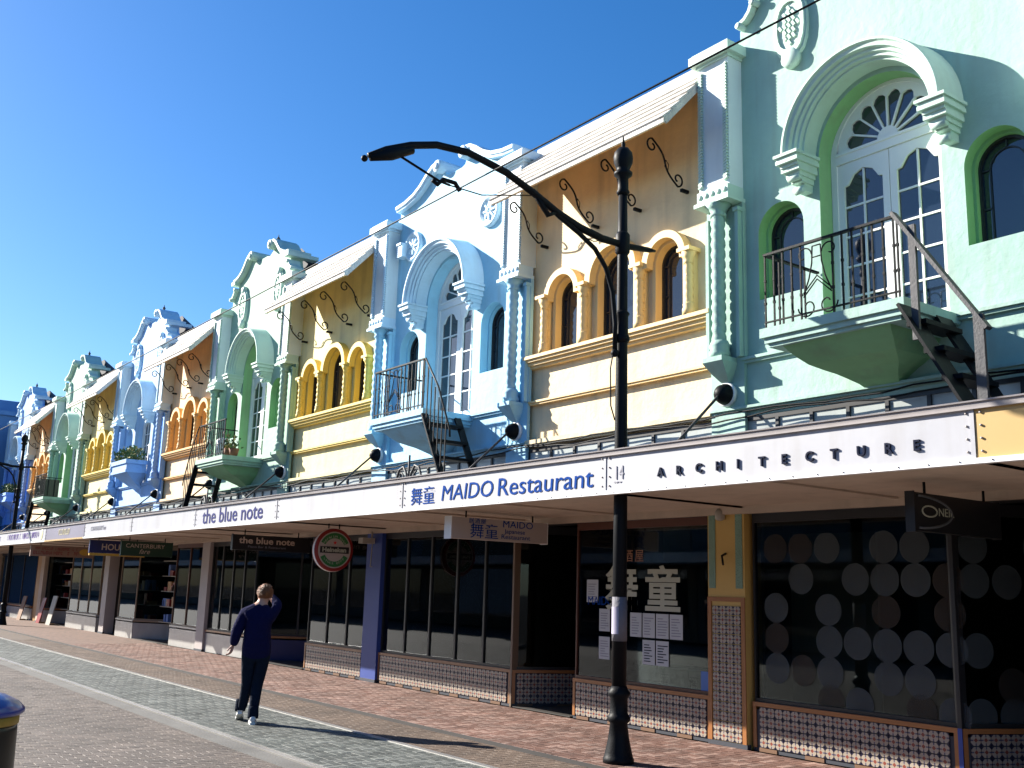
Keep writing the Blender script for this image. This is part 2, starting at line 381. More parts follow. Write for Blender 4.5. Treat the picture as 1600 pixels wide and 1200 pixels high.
def pil_foot():
    b = MB(); b.add([(-.16,-.32,4.40),(.16,-.32,4.40),(.16,0,4.40),(-.16,0,4.40),(-.11,-.2,4.27),(.11,-.2,4.27),(.11,0,4.27),(-.11,0,4.27),(-.03,-.05,4.13),(.03,-.05,4.13),(.03,0,4.13),(-.03,0,4.13)],
        [(0,1,2,3),(0,4,5,1),(1,5,6,2),(3,7,4,0),(4,8,9,5),(5,9,10,6),(7,11,8,4),(8,11,10,9),(2,6,7,3),(6,10,11,7)]); return b
def arch_hood():
    b = MB(); path = arc(CX, 6.62, 1.0, PI, 0, 36)
    prof = [(-.22,0),(-.22,-.22),(-.195,-.22),(-.19,-.27),(-.16,-.27),(-.15,-.31),(-.12,-.31),(-.11,-.36),(-.07,-.37),(-.055,-.40),(-.03,-.40),(-.02,-.36),(.0,-.15),(.02,0)]
    b.band(path, prof); return b
def console():
    b = MB()
    for z0, z1, w, y in ((6.585,6.62,.165,-.43),(6.555,6.585,.14,-.40),(6.51,6.555,.15,-.405),(6.47,6.51,.12,-.36),(6.42,6.47,.125,-.34),(6.37,6.42,.095,-.29),(6.31,6.37,.075,-.22),(6.22,6.31,.055,-.15)):
        b.box(-w, y, z0, w, 0, z1)
    b.lathe([(.02,-.066),(.045,-.06),(.045,.06),(.02,.066)], (0,-.17,6.23), 12, 'x'); b.lathe([(.02,-.086),(.04,-.08),(.04,.08),(.02,.086)], (0,-.26,6.36), 12, 'x'); return b
def door_frame():
    b = MB(); b.poly([archloop(CX, 4.46, 6.64, .74, 28), archloop(CX, 4.52, 6.64, .665, 28)], .22, .30)
    b.box(CX-.665,.215,6.56,CX+.665,.29,6.66); b.box(CX-.665,.20,6.66,CX+.665,.28,6.69); return b
def fanlight():
    b = MB(); c = (CX, 6.69)
    b.poly([[(c[0]+.60*math.cos(a), c[1]+.60*math.sin(a)) for a in [PI*i/28 for i in range(29)]][:]+[], ], .262, .266) if False else None
    o = arc(c[0], c[1], .65, 0, PI, 28); 
    inn = []
    for i in range(8):                                    # scalloped inner edge
        a0 = PI*i/8; 
        for j in range(5):
            a = a0+PI/8*j/4; inn.append((c[0]+(.47+.075*math.sin(PI*j/4))*math.cos(a), c[1]+.01+(.47+.075*math.sin(PI*j/4))*math.sin(a)))
    b.poly([o + inn[::-1]], .235, .27)
    for i in range(1, 8):
        a = PI*i/8; b.bar((c[0]+.1*math.cos(a), .25, c[1]+.1*math.sin(a)), (c[0]+.49*math.cos(a), .25, c[1]+.49*math.sin(a)), .022, .03, (0,1,0))
    b.poly([arc(c[0], c[1], .13, 0, PI, 12)], .225, .27); return b
def door_leaf(s):                                         # one French leaf, s=-1 left / 1 right
    b = MB(); x0, x1 = (CX-.665, CX-.004) if s < 0 else (CX+.004, CX+.665)
    a0, a1 = x0+.085, x1-.085; z0, z1 = 4.62, 6.38
    top = [(a1, z1-.10), (a1-.05, z1-.09), ((a0+a1)/2+.12, z1+.02), ((a0+a1)/2, z1+.07), ((a0+a1)/2-.12, z1+.02), (a0+.05, z1-.09), (a0, z1-.10)]
    b.poly([[(x0,4.52),(x1,4.52),(x1,6.555),(x0,6.555)], [(a0,z0),(a1,z0)]+top], .235, .275)
    b.box((a0+a1)/2-.011, .245, z0, (a0+a1)/2+.011, .265, z1+.06)
    for i in range(1, 5): z = z0+(z1-z0)*i/5; b.box(a0, .247, z-.011, a1, .263, z+.011)
    return b
def arched_frame(cx, z0, zs, hw, y=.20):
    b = MB(); b.poly([archloop(cx, z0, zs, hw, 18), archloop(cx, z0+.03, zs, hw-.03, 18)], y, y+.06)
    i = hw-.11; b.poly([archloop(cx, z0+.03, zs, i, 18), archloop(cx, z0+.045, zs, i-.015, 18)], y+.02, y+.04)
    for z in (z0+(zs-z0)*.5, zs): 
        for s in (-1, 1): b.box(cx+s*(hw-.02)-.0 if s < 0 else cx+i-.012, y+.02, z-.008, cx-i+.012 if s < 0 else cx+hw-.02, y+.04, z+.008)
    b.box(cx-.008, y+.02, zs+i-.012, cx+.008, y+.04, zs+hw-.02); return b
def arched_pane(cx, z0, zs, hw, y=.235): return MB().poly([archloop(cx, z0, zs, hw, 18)], y, y+.01)
def reveal_lip(cx, z0, zs, hw): return MB().poly([archloop(cx, z0, zs, hw+.012, 18), archloop(cx, z0+.02, zs, hw-.035, 18)], .14, .2)
def moulding(x0, x1, z0, z1, y): 
    b = MB(); b.box(x0, y*.6, z0, x1, 0, (z0+z1)/2); b.box(x0, y, (z0+z1)/2, x1, 0, z1); return b
def balcony_slab():
    b = MB(); b.box(1.26,-.97,4.34,P-1.26,0,4.44); b.box(1.30,-.94,4.28,P-1.30,0,4.34); b.box(1.33,-.91,4.24,P-1.33,0,4.28); return b
def balcony_bracket():
    b = MB(); rows = [(4.24,1.48,-.86),(4.20,1.50,-.82),(4.13,1.54,-.72),(4.06,1.60,-.60),(4.01,1.68,-.44),(3.98,1.74,-.34),(3.94,1.80,-.26),(3.88,1.88,-.14),(3.80,1.94,-.02)]
    vs = []; fs = []
    for z, x, y in rows: vs += [(x,0,z),(x,y,z),(P-x,y,z),(P-x,0,z)]
    for i in range(len(rows)-1):
        for j in range(3): fs.append((i*4+j, i*4+j+1, (i+1)*4+j+1, (i+1)*4+j))
    fs += [(0,1,2,3), tuple((len(rows)-1)*4+j for j in range(4))]; return b.add(vs, fs)
def railing_frame():
    b = MB(); x0, x1, y0 = 1.32, P-1.32, -.93
    b.box(x0-.012,y0-.02,5.24,x1+.012,y0+.02,5.265); b.box(x0-.02,y0,5.24,x0+.02,-.02,5.264); 
    b.box(x0-.01,y0-.012,4.50,x1+.01,y0+.012,4.515); return b
def scrollpts(cx, cz, r0, turns, a0, dirn=1, n=20, y=0, horiz='x'):
    pts = []
    for i in range(n+1):
        t = i/n; a = a0+dirn*2*PI*turns*t; r = r0*(1-.72*t); p = (cx+r*math.cos(a), cz+r*math.sin(a)); pts.append((p[0], y, p[1]) if horiz == 'x' else (0, p[0], p[1]))
    return pts
def rail_scroll():
    b = MB(); c = 1.98; y = -.93
    for s in (-1, 1):
        b.tube([(c+s*.05,y,5.20),(c+s*.06,y,5.02),(c+s*.10,y,4.86),(c+s*.17,y,4.70)], .008, 6)
        b.tube(scrollpts(c+s*.16, 5.12, .10, .8, PI if s > 0 else 0, -s, y=y), .008, 6)
        b.tube(scrollpts(c+s*.12, 4.57, .12, .9, 0 if s > 0 else PI, -s, y=y), .008, 6)
    b.tube([(c-.05,y,5.20),(c+.05,y,5.20)], .007, 6); b.tube([(c-.05,y,5.08),(c+.05,y,5.08)], .007, 6)
    b.tube([(c-.17,y,4.72),(c,y,4.88),(c+.17,y,4.72)], .008, 6); b.tube([(c-.17,y,4.68),(c,y,4.84),(c+.17,y,4.68)], .008, 6); return b
def baluster():
    b = MB(); b.box(-.008,-.008,4.44,.008,.008,5.24)
    for z in (4.70, 4.95): b.box(-.012,-.012,z,.012,.012,z+.03)
    return b
def transom_frame(x0, x1, n):
    b = MB(); b.box(x0,-.005,3.69,x1,.14,3.738); b.box(x0,-.005,3.10,x1,.14,3.16)
    for i in range(n+1): x = x0+(x1-x0)*i/n; b.box(max(x0, x-.022),-.01,3.16,min(x1, x+.022),.13,3.69)
    return b

def gable_bay(k, wall, trim, kind, label, balcony='railing', dcol=None):
    X = -k*P
    t = thing('gabled_building', label, 'building', (X, 0, 0), 'gabled buildings of the terrace')
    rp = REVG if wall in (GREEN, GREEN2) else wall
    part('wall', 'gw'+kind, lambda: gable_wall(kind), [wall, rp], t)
    for s in (0, 1): part('gable_coping', 'cop%s%d' % (kind, s), lambda: coping(kind, s), trim, t)
    if kind == 'A':
        part('roof_ridge', 'ridge', lambda: MB().add([(.6,.62,9.1),(P-.6,.62,9.1),(P-.6,1.6,8.9),(.6,1.6,8.9),(1.4,.62,9.66),(P-1.4,.62,9.66),(1.4,1.4,9.1),(P-1.4,1.4,9.1)],[(0,1,5,4),(1,2,7,5),(4,5,7,6),(0,4,6,3),(6,7,2,3)]), ROOFD, t)
        fi = part('finial', 'finial', lambda: MB().lathe([(.03,9.64),(.03,9.74),(.07,9.78),(.03,9.82),(.05,9.87),(.012,9.93),(.008,9.98)], (0,.15,0), 10), ROOFD, t, (CX+.38, 0, 0))
        for x in (1.05, P-1.05): part('cartouche', 'cart', cartouche, trim, t, (x, 0, 8.42))
    else:
        for x in (.82, P-.95): part('roundel', 'roundel', roundel, trim, t, (x, 0, 7.88))
        part('junction_box', 'jbox', lambda: MB().box(.42,-.16,7.72,.62,0,7.98).box(.44,-.18,7.95,.60,-.02,7.99), trim, t)
    for x in (0, P):
        p = part('pilaster', 'pshaft', pil_shaft, PILW, t, (x, 0, 0))
        part('cap', 'pcap', pil_cap, trim, p); [part('rope_trim', 'prope', pil_rope, trim, p, (rx, 0, 0)) for rx in (-.205, .205)]; part('block', 'pblock', pil_block, trim, p)
        part('backing', 'pback', pil_back, wall, p); part('twisted_column', 'pcol', pil_col, wall, p); part('foot_bracket', 'pfoot', pil_foot, wall, p)
    part('arch_hood', 'hood', arch_hood, trim, t)
    for x in (CX-.89, CX+.89): part('console', 'console', console, trim, t, (x, 0, 0))
    d = part('french_door', 'dframe', door_frame, WHITE, t)
    part('fanlight', 'fan', fanlight, WHITE, d)
    for s in (-1, 1): part('door_leaf', 'leaf%d' % s, lambda: door_leaf(s), WHITE, d)
    part('pane', 'dpane', lambda: MB().poly([archloop(CX, 4.5, 6.64, .68, 24)], .262, .268), DGLASS, d)
    for x in (.80, P-.80):
        w = part('window', 'afr', lambda: arched_frame(0, 5.12, 5.93, .30), FRAME, t, (x, 0, 0))
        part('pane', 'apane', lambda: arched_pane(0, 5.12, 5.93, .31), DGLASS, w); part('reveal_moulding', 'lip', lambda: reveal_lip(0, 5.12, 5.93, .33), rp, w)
    part('string_course', 'sc1', lambda: moulding(.22, P-.22, 4.38, 4.45, -.07), wall, t)
    part('string_course', 'sc2', lambda: moulding(-.25, P+.25, 3.80, 3.86, -.09), wall, t)
    tw = part('transom_window', 'trf', lambda: transom_frame(.22, P-.22, 8), FRAME, t)
    for i in range(8):
        x0 = .22+(P-.44)*i/8; part('pane', 'trp', lambda: MB().box(.022,.012,3.16,(P-.44)/8-.025,.022,3.69), CURT, tw, (x0, 0, 0))
    # body of the building behind the facade
    part('upper_floor', 'body', lambda: MB().box(0,.56,3.16,P,8,8.2).box(0.0,.31,3.74,P,.55,4.4), DARK, t)
    part('roof', 'roof', lambda: MB().box(0,.62,8.2,P,8,8.26), ROOFD, t)
    if balcony:
        if balcony == 'planter':
            def pb():
                b = MB(); b.box(1.35,-.62,4.98,P-1.35,0,5.10); b.box(1.40,-.58,4.80,P-1.40,0,4.98); b.box(1.36,-.61,4.72,P-1.36,0,4.80)
                b.add([(1.42,-.55,4.72),(P-1.42,-.55,4.72),(P-1.42,0,4.72),(1.42,0,4.72),(1.8,0,4.30),(P-1.8,0,4.30),(P-1.7,-.15,4.4),(1.7,-.15,4.4)],[(0,1,2,3),(0,7,6,1),(1,6,5,2),(3,4,7,0),(7,4,5,6),(2,5,4,3)]); return b
            part('window_box', 'planter', pb, wall, t)
        else:
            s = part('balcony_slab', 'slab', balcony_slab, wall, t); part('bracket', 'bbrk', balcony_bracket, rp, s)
            r = part('railing', 'rail', railing_frame, IRON, t)
            part('scroll', 'rscr', rail_scroll, IRON, r)
            xs = [1.32+.115*i for i in range(5)] + [2.17+.115*i for i in range(7)]
            for x in xs:
                if x < P-1.30: part('baluster', 'bal', baluster, IRON, r, (x, -.93, 0))
            part('baluster', 'bal', baluster, IRON, r, (P-1.32, -.93, 0))
            for y in (-.70,-.48,-.26): part('baluster', 'bal', baluster, IRON, r, (1.32, y, 0))
            if balcony == 'board': part('side_board', 'sboard', lambda: MB().box(1.25,-.90,4.46,1.28,-.1,5.2), FRAME, t)
    return t

# ---- bay with the projecting eave and three arched windows
WN = [(1.05, 5.14, 5.98, .30, .40), (2.12, 5.14, 6.03, .42, .53), (3.17, 5.14, 5.98, .30, .40)]
def eave_wall():
    outer = [(.16,3.74),(P-.16,3.74),(P-.16,8.42),(.16,8.42)]
    return MB().poly([outer]+[archloop(c, z0, zs, hw, 18) for c, z0, zs, hw, o in WN], .05, .30)
def surround(c, z0, zs, hw, o):
    b = MB(); b.poly([archloop(0, zs-.04, zs, o, 20)[:1] + [(-hw, zs-.04)] + arc(0, zs, hw, PI, 0, 20) + [(hw, zs-.04)] + archloop(0, zs-.04, zs, o, 20)[1:]], -.10, .05)
    b.poly([[(-hw-.01,z0),(-hw+.05,z0)] + arc(0, zs, hw-.05, PI, 0, 18) + [(hw-.05,z0),(hw+.01,z0)] + arc(0, zs, hw+.01, 0, PI, 18)], .02, .2); return b
def wcol():
    b = spiral(.060, 5.30, 5.83, 12, 5, y=-.06, amp=.30)
    b.lathe([(.07,5.82),(.06,5.86),(.075,5.90),(.11,5.98)], (0,-.06,0), 14); b.box(-.11,-.17,5.98,.11,.05,6.03)
    b.lathe([(.085,5.14),(.085,5.22),(.07,5.25),(.08,5.28),(.062,5.31)], (0,-.06,0), 14); b.box(-.055,-.03,5.14,.055,.05,5.98); return b
def eave_roof():
    b = MB(); x0, x1 = .26, P-.26
    n = 6
    for i in range(n):                                     # lapped courses of the little roof
        t0, t1 = i/n, (i+1)/n
        def pt(t, o): return (.02-.87*t - .73*o, 8.42-.96*t+ .66*o)
        (ya, za), (yb, zb), (yc, zc), (yd, zd) = pt(t0, .02), pt(t1+.012, .045), pt(t1+.012, 0), pt(t0, 0)
        b.add([(x0,ya,za),(x1,ya,za),(x1,yb,zb),(x0,yb,zb),(x0,yd,zd),(x1,yd,zd),(x1,yc,zc),(x0,yc,zc)],[(0,1,2,3),(4,7,6,5),(0,4,5,1),(3,2,6,7),(0,3,7,4),(1,5,6,2)])
    return b
def eave_soffit():
    x0, x1 = .27, P-.27
    return MB().add([(x0,.05,8.36),(x1,.05,8.36),(x1,-.80,7.42),(x0,-.80,7.42),(x0,.05,8.40),(x1,.05,8.40),(x1,-.84,7.45),(x0,-.84,7.45)],[(0,1,2,3),(4,7,6,5),(0,4,5,1),(3,2,6,7),(0,3,7,4),(1,5,6,2)])
def eave_fascia():
    x0, x1 = .255, P-.255; b = MB(); b.box(x0,-.875,7.40,x1,-.845,7.50)
    for x in (x0, x1-.03): b.bar((x+.015,-.84,7.425),(x+.015,.04,8.385), .03, .07, (0,1,0))
    return b
def parapet_cap():
    b = MB(); x0, x1 = .25, P-.25; n = 3
    for i in range(n): b.box(x0+(x1-x0)*i/n+.004,.02,8.40,x0+(x1-x0)*(i+1)/n-.004,.34,8.56)
    b.box(x0,0,8.36,x1,.06,8.42); return b
def wrought():                                             # scroll bracket in the YZ plane
    b = MB(); y1, z1, y0, z0 = -.70, 7.40, -.03, 6.86
    S = []
    for i in range(17):
        t = i/16; S.append((0, y1+.09+(y0-y1-.20)*t+.05*math.sin(2*PI*t), z1+.03-(z1-z0)*t-.0))
    b.tube(S, .013, 6)
    b.tube(scrollpts(y1+.09, z1-.07, .10, .95, PI/2, 1, 20, horiz='y'), .012, 6)
    b.tube(scrollpts(y0-.11, z0+.13, .10, .95, -PI/2, 1, 20, horiz='y'), .012, 6)
    for s in (-1, 1): b.tube([(s*.0,-.36,7.20),(s*.035,-.345,7.13),(0,-.325,7.05)], .006, 5)
    b.box(-.02,-.08,z0-.02,.02,.05,z0+.02); return b
def eave_bay(k, wall, trim, sof, label):
    X = -k*P
    t = thing('eaved_building', label, 'building', (X, 0, 0), 'eaved buildings between the gables')
    part('wall', 'ew', eave_wall, wall, t)
    for i, (c, z0, zs, hw, o) in enumerate(WN):
        w = part('window', 'ewf%.2f' % hw, lambda: arched_frame(0, z0, zs, hw-.05, .14), FRAME, t, (c, 0, 0))
        part('pane', 'ewp%.2f' % hw, lambda: arched_pane(0, z0, zs, hw-.03, .18), DGLASS, w)
        part('surround', 'ews%.2f' % hw, lambda: surround(0, z0, zs, hw, o), trim, w)
    for x in (.64, 1.545, 2.70, 3.60): part('twisted_column', 'wcol', wcol, trim, t, (x, 0, 0))
    def sill():
        b = MB(); x0, x1 = .22, P-.22; b.box(x0,-.14,5.09,x1,.05,5.14); b.box(x0,-.11,5.05,x1,.05,5.09); b.box(x0,-.07,5.0,x1,.05,5.05); b.box(x0,-.03,4.96,x1,.05,5.0); return b
    part('sill', 'esill', sill, trim, t)
    part('string_course', 'es1', lambda: moulding(.27, P-.27, 4.40, 4.46, -.05).box(.27,-.0,4.41,P-.27,.05,4.45), trim, t)
    part('string_course', 'es2', lambda: MB().box(.262,-.08,3.80,P-.262,.05,3.86).box(.262,-.05,3.77,P-.262,.05,3.80), wall, t)
    er = part('eave_roof', 'eroof', eave_roof, EAVE, t); part('soffit', 'esoff', eave_soffit, sof, er); part('fascia', 'efasc', eave_fascia, EAVE, er)
    part('parapet_cap', 'epar', parapet_cap, EAVE, t)
    for x in (.54, 1.72, 2.60, 3.49): part('scroll_bracket', 'ebr', wrought, IRON, t, (x, 0, 0))
    tw = part('transom_window', 'trf2', lambda: transom_frame(.26, P-.26, 7), FRAME, t)
    for i in range(7):
        x0 = .26+(P-.52)*i/7; part('pane', 'trp2', lambda: MB().box(.022,.012,3.16,(P-.52)/7-.025,.022,3.69), CURT, tw, (x0, 0, 0))
    part('upper_floor', 'body2', lambda: MB().box(0,.56,3.16,P,8,8.2).box(.16,.31,3.74,P-.16,.55,4.4), DARK, t)
    part('roof', 'roof2', lambda: MB().box(0,.4,8.2,P,8,8.26), ROOFD, t)
    return t

gable_bay(0, GREEN, TRIMG, 'A', 'pale green gabled shop front nearest the camera, with wide iron balcony')
eave_bay(1, CREAM, TRIMC, SOFFC, 'cream shop front with three arched windows right of the tall lamp post arm')
gable_bay(2, BLUE, TRIMB, 'B', 'light blue gabled shop front with plain curved top and round plaques')
eave_bay(3, YELLOW, TRIMY, SOFFY, 'yellow shop front with three arched windows left of the light blue gable')
gable_bay(4, GREEN2, TRIMG, 'A', 'sage green gabled shop front above the lettering for the blue note')
eave_bay(5, PEACH, TRIMO, SOFFC, 'peach shop front with orange arches between sage and lilac blue gables')
gable_bay(6, BLUE2, TRIMB, 'A', 'lilac blue gabled shop front with a planted window box', 'planter')
eave_bay(7, YELLOW, TRIMY, SOFFY, 'small yellow shop front with three arches left of the lilac blue gable')
gable_bay(8, GREEN2, TRIMG, 'A', 'distant green gabled shop front with a dark board on its balcony', 'board')
eave_bay(9, PEACH, TRIMO, SOFFC, 'distant peach shop front with orange arches behind the far lamp post')
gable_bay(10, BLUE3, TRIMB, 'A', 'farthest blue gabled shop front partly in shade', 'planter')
eave_bay(-1, CREAM, TRIMC, SOFFC, 'cream shop front just past the right edge of the green gable')
# end of the street: tall plain building in shade
def endb():
    b = MB(); b.box(-58,-2.3,0,-43.3,8,8.9); b.box(-58,-2.45,8.9,-43.15,8,9.1); b.box(-50,-1.2,9.1,-44.6,6,9.8); return b
t = thing('corner_building', 'plain blue-grey building closing the far left end of the row', 'building', (0,0,0))
eb = part('wall', None, endb, mat('blue_grey_render', (.12, .26, .50), .8, var=.1), t)
for z in (4.1, 6.4):
    for y in (-1.6, .5): pass
for i in range(6):
    for z in (4.0, 6.3): part('window', 'endw', lambda: MB().box(0,-2.36,0,1.0,-2.31,1.5).box(-.06,-2.39,-.1,1.06,-2.31,-.02), DGLASS, t, (-57+i*2.3, 0, z))
for z in (4.4, 6.4): part('window', 'endw2', lambda: MB().box(-43.29,-1.9,0,-43.24,-1.0,1.4), DGLASS, t, (0, 0, z))
part('sign', None, lambda: MB().box(-43.28,-2.0,8.2,-43.2,-.9,8.45), WHITE, t)

# ---- balcony stairs
def stair(X, y0, side, style, label):
    t = thing('fire_stair', label, 'stair', (X, 0, 0), 'iron stairs from balconies to awning')
    s = side; xa, za, xb, zb = 0, 4.40, .70*1.0, 3.12
    for y in (-.93, -.30): part('stringer', 'str%d%s' % (s, style), lambda: MB().bar((s*xa,0,za-.05),(s*xb,0,zb), .05 if style == 'flat' else .03, .22, (0,1,0)) if False else MB().bar((s*xa,0,za-.05),(s*xb,0,zb), .03, .27 if style == 'flat' else .12, (0,1,0)), IRON, t, (0, y, 0), None)
    for i in range(4):
        u = (i+.6)/4.4; part('tread', 'tr%d' % s, lambda: MB().box(-.10,-.92,-.025,.10,-.31,.02), IRON, t, (s*(xa+(xb-xa)*u), 0, za-.05+(zb-za+.05)*u))
    if style == 'flat':
        part('handrail', 'hrf%d' % s, lambda: MB().bar((-s*.06,-.97,5.27),(s*.80,-.97,3.98), .035, .09, (0,1,0)), GALV, t)
        part('post', 'psf1%d' % s, lambda: MB().box(s*.13-.035,-.99,4.0,s*.13+.035,-.955,5.10), GALV, t)
        part('post', 'psf2%d' % s, lambda: MB().box(s*.72-.045,-.99,3.1,s*.72+.045,-.955,4.12), GALV, t)
    else:
        part('handrail', 'hrt%d' % s, lambda: MB().tube([(0,-.95,5.25),(s*.42,-.95,4.72),(s*.78,-.95,4.02),(s*.80,-.95,3.9)], .015, 8), IRON, t)
        for i in range(6):
            x = .10+.115*i; zt = 5.25-(x/.78)*1.22; zb_ = 4.28-(x/.7)*1.25; part('baluster', 'sb%d_%d' % (s, i), lambda: MB().box(s*x-.008,-.958,zb_,s*x+.008,-.942,zt), IRON, t)
    return t
stair(P-1.27, 0, 1, 'flat', 'heavy grey steel stair beside the pale green balcony')
stair(-2*P+P-1.27, 0, 1, 'thin', 'black iron stair with thin balusters by the light blue balcony')
stair(-4*P+1.27, 0, -1, 'thin', 'black ladder-like stair at the left of the sage green balcony')
stair(-8*P+1.27, 0, -1, 'thin', 'dark stair beside the distant green balcony')

# ---- ball anchors with tie rods holding the awning
names = {0: 'pale green', 1: 'right blue', 2: 'left blue', 3: 'right sage green', 4: 'left sage green', 5: 'right lilac blue', 6: 'left lilac blue', 7: 'right far green', 8: 'left far green', -1: 'outer green'}
for k in range(-1, 10):
    t = thing('tie_rod', 'awning rod and black ball anchor below the %s pilaster' % names.get(k, 'farthest'), 'rod', (-k*P, 0, 4.03), 'awning tie rods')
    part('anchor_ball', 'aball', lambda: MB().lathe([(.13,-.05),(.14,-.07),(.13,-.10),(.125,-.13),(.10,-.19),(.06,-.23),(.02,-.245)], (0,0,0), 20, 'y'), IRON, t)
    part('collar', 'acol', lambda: MB().lathe([(.15,-.05),(.15,-.09),(.135,-.10)], (0,0,0), 20, 'y'), WHITE, t)
    part('rod', 'arod', lambda: MB().tube([(0,-.20,-.02),(0,-1.3,-1.02)], .018, 8).tube([(0,-1.0,-.745),(0,-1.3,-1.02)], .03, 8), GALV, t)
# slack cables along the wall
cb = MB()
for z, ph, amp in ((3.77, 0, .02), (3.72, 1.3, .03)):
    cb.tube([(6-.35*i, -.13, z+amp*math.sin(i*.9+ph)+.01*math.sin(i*2.7)) for i in range(140)], .011, 5)
tag(part('cable', None, lambda: cb, IRON), 'thin dark cables sagging along the wall above the awning', 'cable')

# ================================================================== AWNING
FY = -2.2; ZT, ZB = 3.10, 2.66
SEG = [(4.25, 8.5, MUST, 'mustard yellow awning length at the right edge'), (.24, 4.25, FASC, 'white awning length lettered architecture'),
       (-3.87, .24, FASC, 'white awning length with large blue restaurant lettering'), (-7.95, -3.87, FASC, 'blank white awning length left of the restaurant lettering'),
       (-11.8, -7.95, FASC, 'white awning length lettered the blue note'), (-15.9, -11.8, FASC, 'blank white awning length between two lettered ones'),
       (-19.9, -15.9, FASC, 'white awning length with small grey canterbury lettering'), (-24.1, -19.9, PURP, 'dark purple awning length with yellow lower edge'),
       (-34.0, -24.1, FASC, 'far white awning length with violet and pink lettering'), (-43.2, -34.0, FASC, 'farthest white awning length at the left edge')]
AW = []
for x0, x1, fm, lb in SEG:
    t = thing('awning', lb, 'awning', (x1, 0, 0), 'awning lengths over the footpath'); L = x1-x0; AW.append(t)
    part('fascia_board', None, lambda: MB().box(-L+.003, FY, ZB+.03, -.003, FY+.04, ZT-.03), fm, t)
    part('top_strip', None, lambda: MB().box(-L, FY-.03, ZT-.05, 0, FY+.03, ZT-.0).box(-L, FY-.045, ZT-.0, 0, FY+.06, ZT+.012), CAPS, t)
    part('bottom_strip', None, lambda: MB().box(-L, FY-.025, ZB-.01, 0, FY+.04, ZB+.03), WHITE if fm is not PURP else MUST, t)
    part('joint_strip', None, lambda: MB().box(-.035, FY-.008, ZB+.03, .0, FY, ZT-.05), fm, t)
    bm_ = MB()
    for sx in (-.06, -L+.05):
        for i in range(4): bm_.lathe([(.009,-.012),(.009,0)], (sx, FY, ZB+.08+i*.095), 6, 'y')
    for i in range(int(L/.25)): bm_.lathe([(.006,-.032),(.006,-.02)], (-.12-i*.25, FY, ZB+.01), 6, 'y')
    part('bolts', None, lambda: bm_, CAPS, t)
    def sofb():
        b = MB(); b.box(-L, FY+.05, ZB+.02, 0, -.02, ZB+.05); n = max(1, int(L/2.0))
        for i in range(n+1): b.box(-L+i*L/n-.02 if i else -L, FY+.06, ZB, -L+i*L/n+.02, -.02, ZB+.02)
        b.box(-L, -.12, ZB-.06, 0, -.02, ZB+.02, 0); return b
    part('soffit', None, sofb, SOFF, t)
    part('roof_sheet', None, lambda: MB().add([(-L,FY+.04,3.06),(0,FY+.04,3.06),(0,-.06,3.12),(-L,-.06,3.12),(-L,FY+.04,3.0),(0,FY+.04,3.0),(0,-.06,3.06),(-L,-.06,3.06)],[(0,1,2,3),(4,7,6,5),(0,4,5,1),(3,2,6,7),(0,3,7,4),(1,5,6,2)]), ROOFD, t)
def ftext(i, s, X, z, size, m_, **kw):
    t = AW[i]; return text(s, size, t, (X-t.location.x, FY-.006, z), FRONT, m_, **kw)
for j, ch in enumerate('ARCHITECTURE'): ftext(1, ch, 1.0+j*.2505, 2.79, .115, TXTK, ext=.012, off=.003)
ftext(1, '14', .36, 2.80, .20, TXTG, xs=.75, ext=.002)
ftext(1, '~~', .36, 2.74, .12, TXTG, xs=.8, ext=.002)
ftext(2, '舞童', -3.66, 2.745, .25, TXTB, xs=1.22, ext=.001)
ftext(2, 'MAIDO', -2.92, 2.75, .28, TXTB, xs=1.26, off=0, shear=.12, ext=.001)
ftext(2, 'Restaurant', -1.70, 2.745, .30, TXTB, xs=1.32, off=0, shear=.05, ext=.001)
ftext(4, 'the blue note', -11.40, 2.745, .39, mat('blue_grey_lettering', (.045, .05, .17), .9, spec=.1), xs=1.36, off=.003, ext=.001, space=1.0)
ftext(6, 'CANTERBURY fare', -19.3, 2.83, .15, TXTG, xs=1.1, ext=.002)
ftext(8, 'MARY KENT SHOE REPAIRS', -29.8, 2.79, .26, VIOL, xs=1.2, off=.005) if False else None
ftext(8, 'BRICKS BAKERY & CAFES', -29.6, 2.79, .26, VIOL, xs=1.15, off=.005) if False else None
def scribble(i, X0, X1, z, h, m_, seed, nm='lettering'):    # lettering too small to read: strokes of letter size
    rd = random.Random(seed); b = MB(); x = X0
    while x < X1:
        w = h*rd.uniform(.45, .75)
        if rd.random() < .13: x += w; continue
        b.box(x, -.004, z, x+w*.22, 0, z+h); 
        if rd.random() < .7: b.box(x+w*.22, -.004, z+h*.82, x+w*.8, 0, z+h)
        if rd.random() < .6: b.box(x+w*.22, -.004, z, x+w*.8, 0, z+h*.18)
        if rd.random() < .5: b.box(x+w*.62, -.004, z+h*.2, x+w*.82, 0, z+h*.8)
        x += w*1.15
    return b
AWT = lambda i, X0, X1, z, h, m_, sd_: part('lettering', None, lambda: scribble(i, X0, X1, z, h, m_, sd_), m_, AW[i], (-AW[i].location.x, FY-.002, 0))
AWT(8, -29.4, -25.0, 2.80, .17, VIOL, 3); AWT(8, -33.2, -30.6, 2.80, .15, VIOL, 4); AWT(7, -22.6, -21.4, 2.80, .16, mat('cream_mark', (.55,.5,.35), .5), 9)
part('emblem', None, lambda: MB().lathe([(.14,-.006),(.17,0)], (0,0,0), 20, 'y'), mat('straw_mark', (.6,.55,.35), .5), AW[8], (-24.6-AW[8].location.x, FY, 2.88))
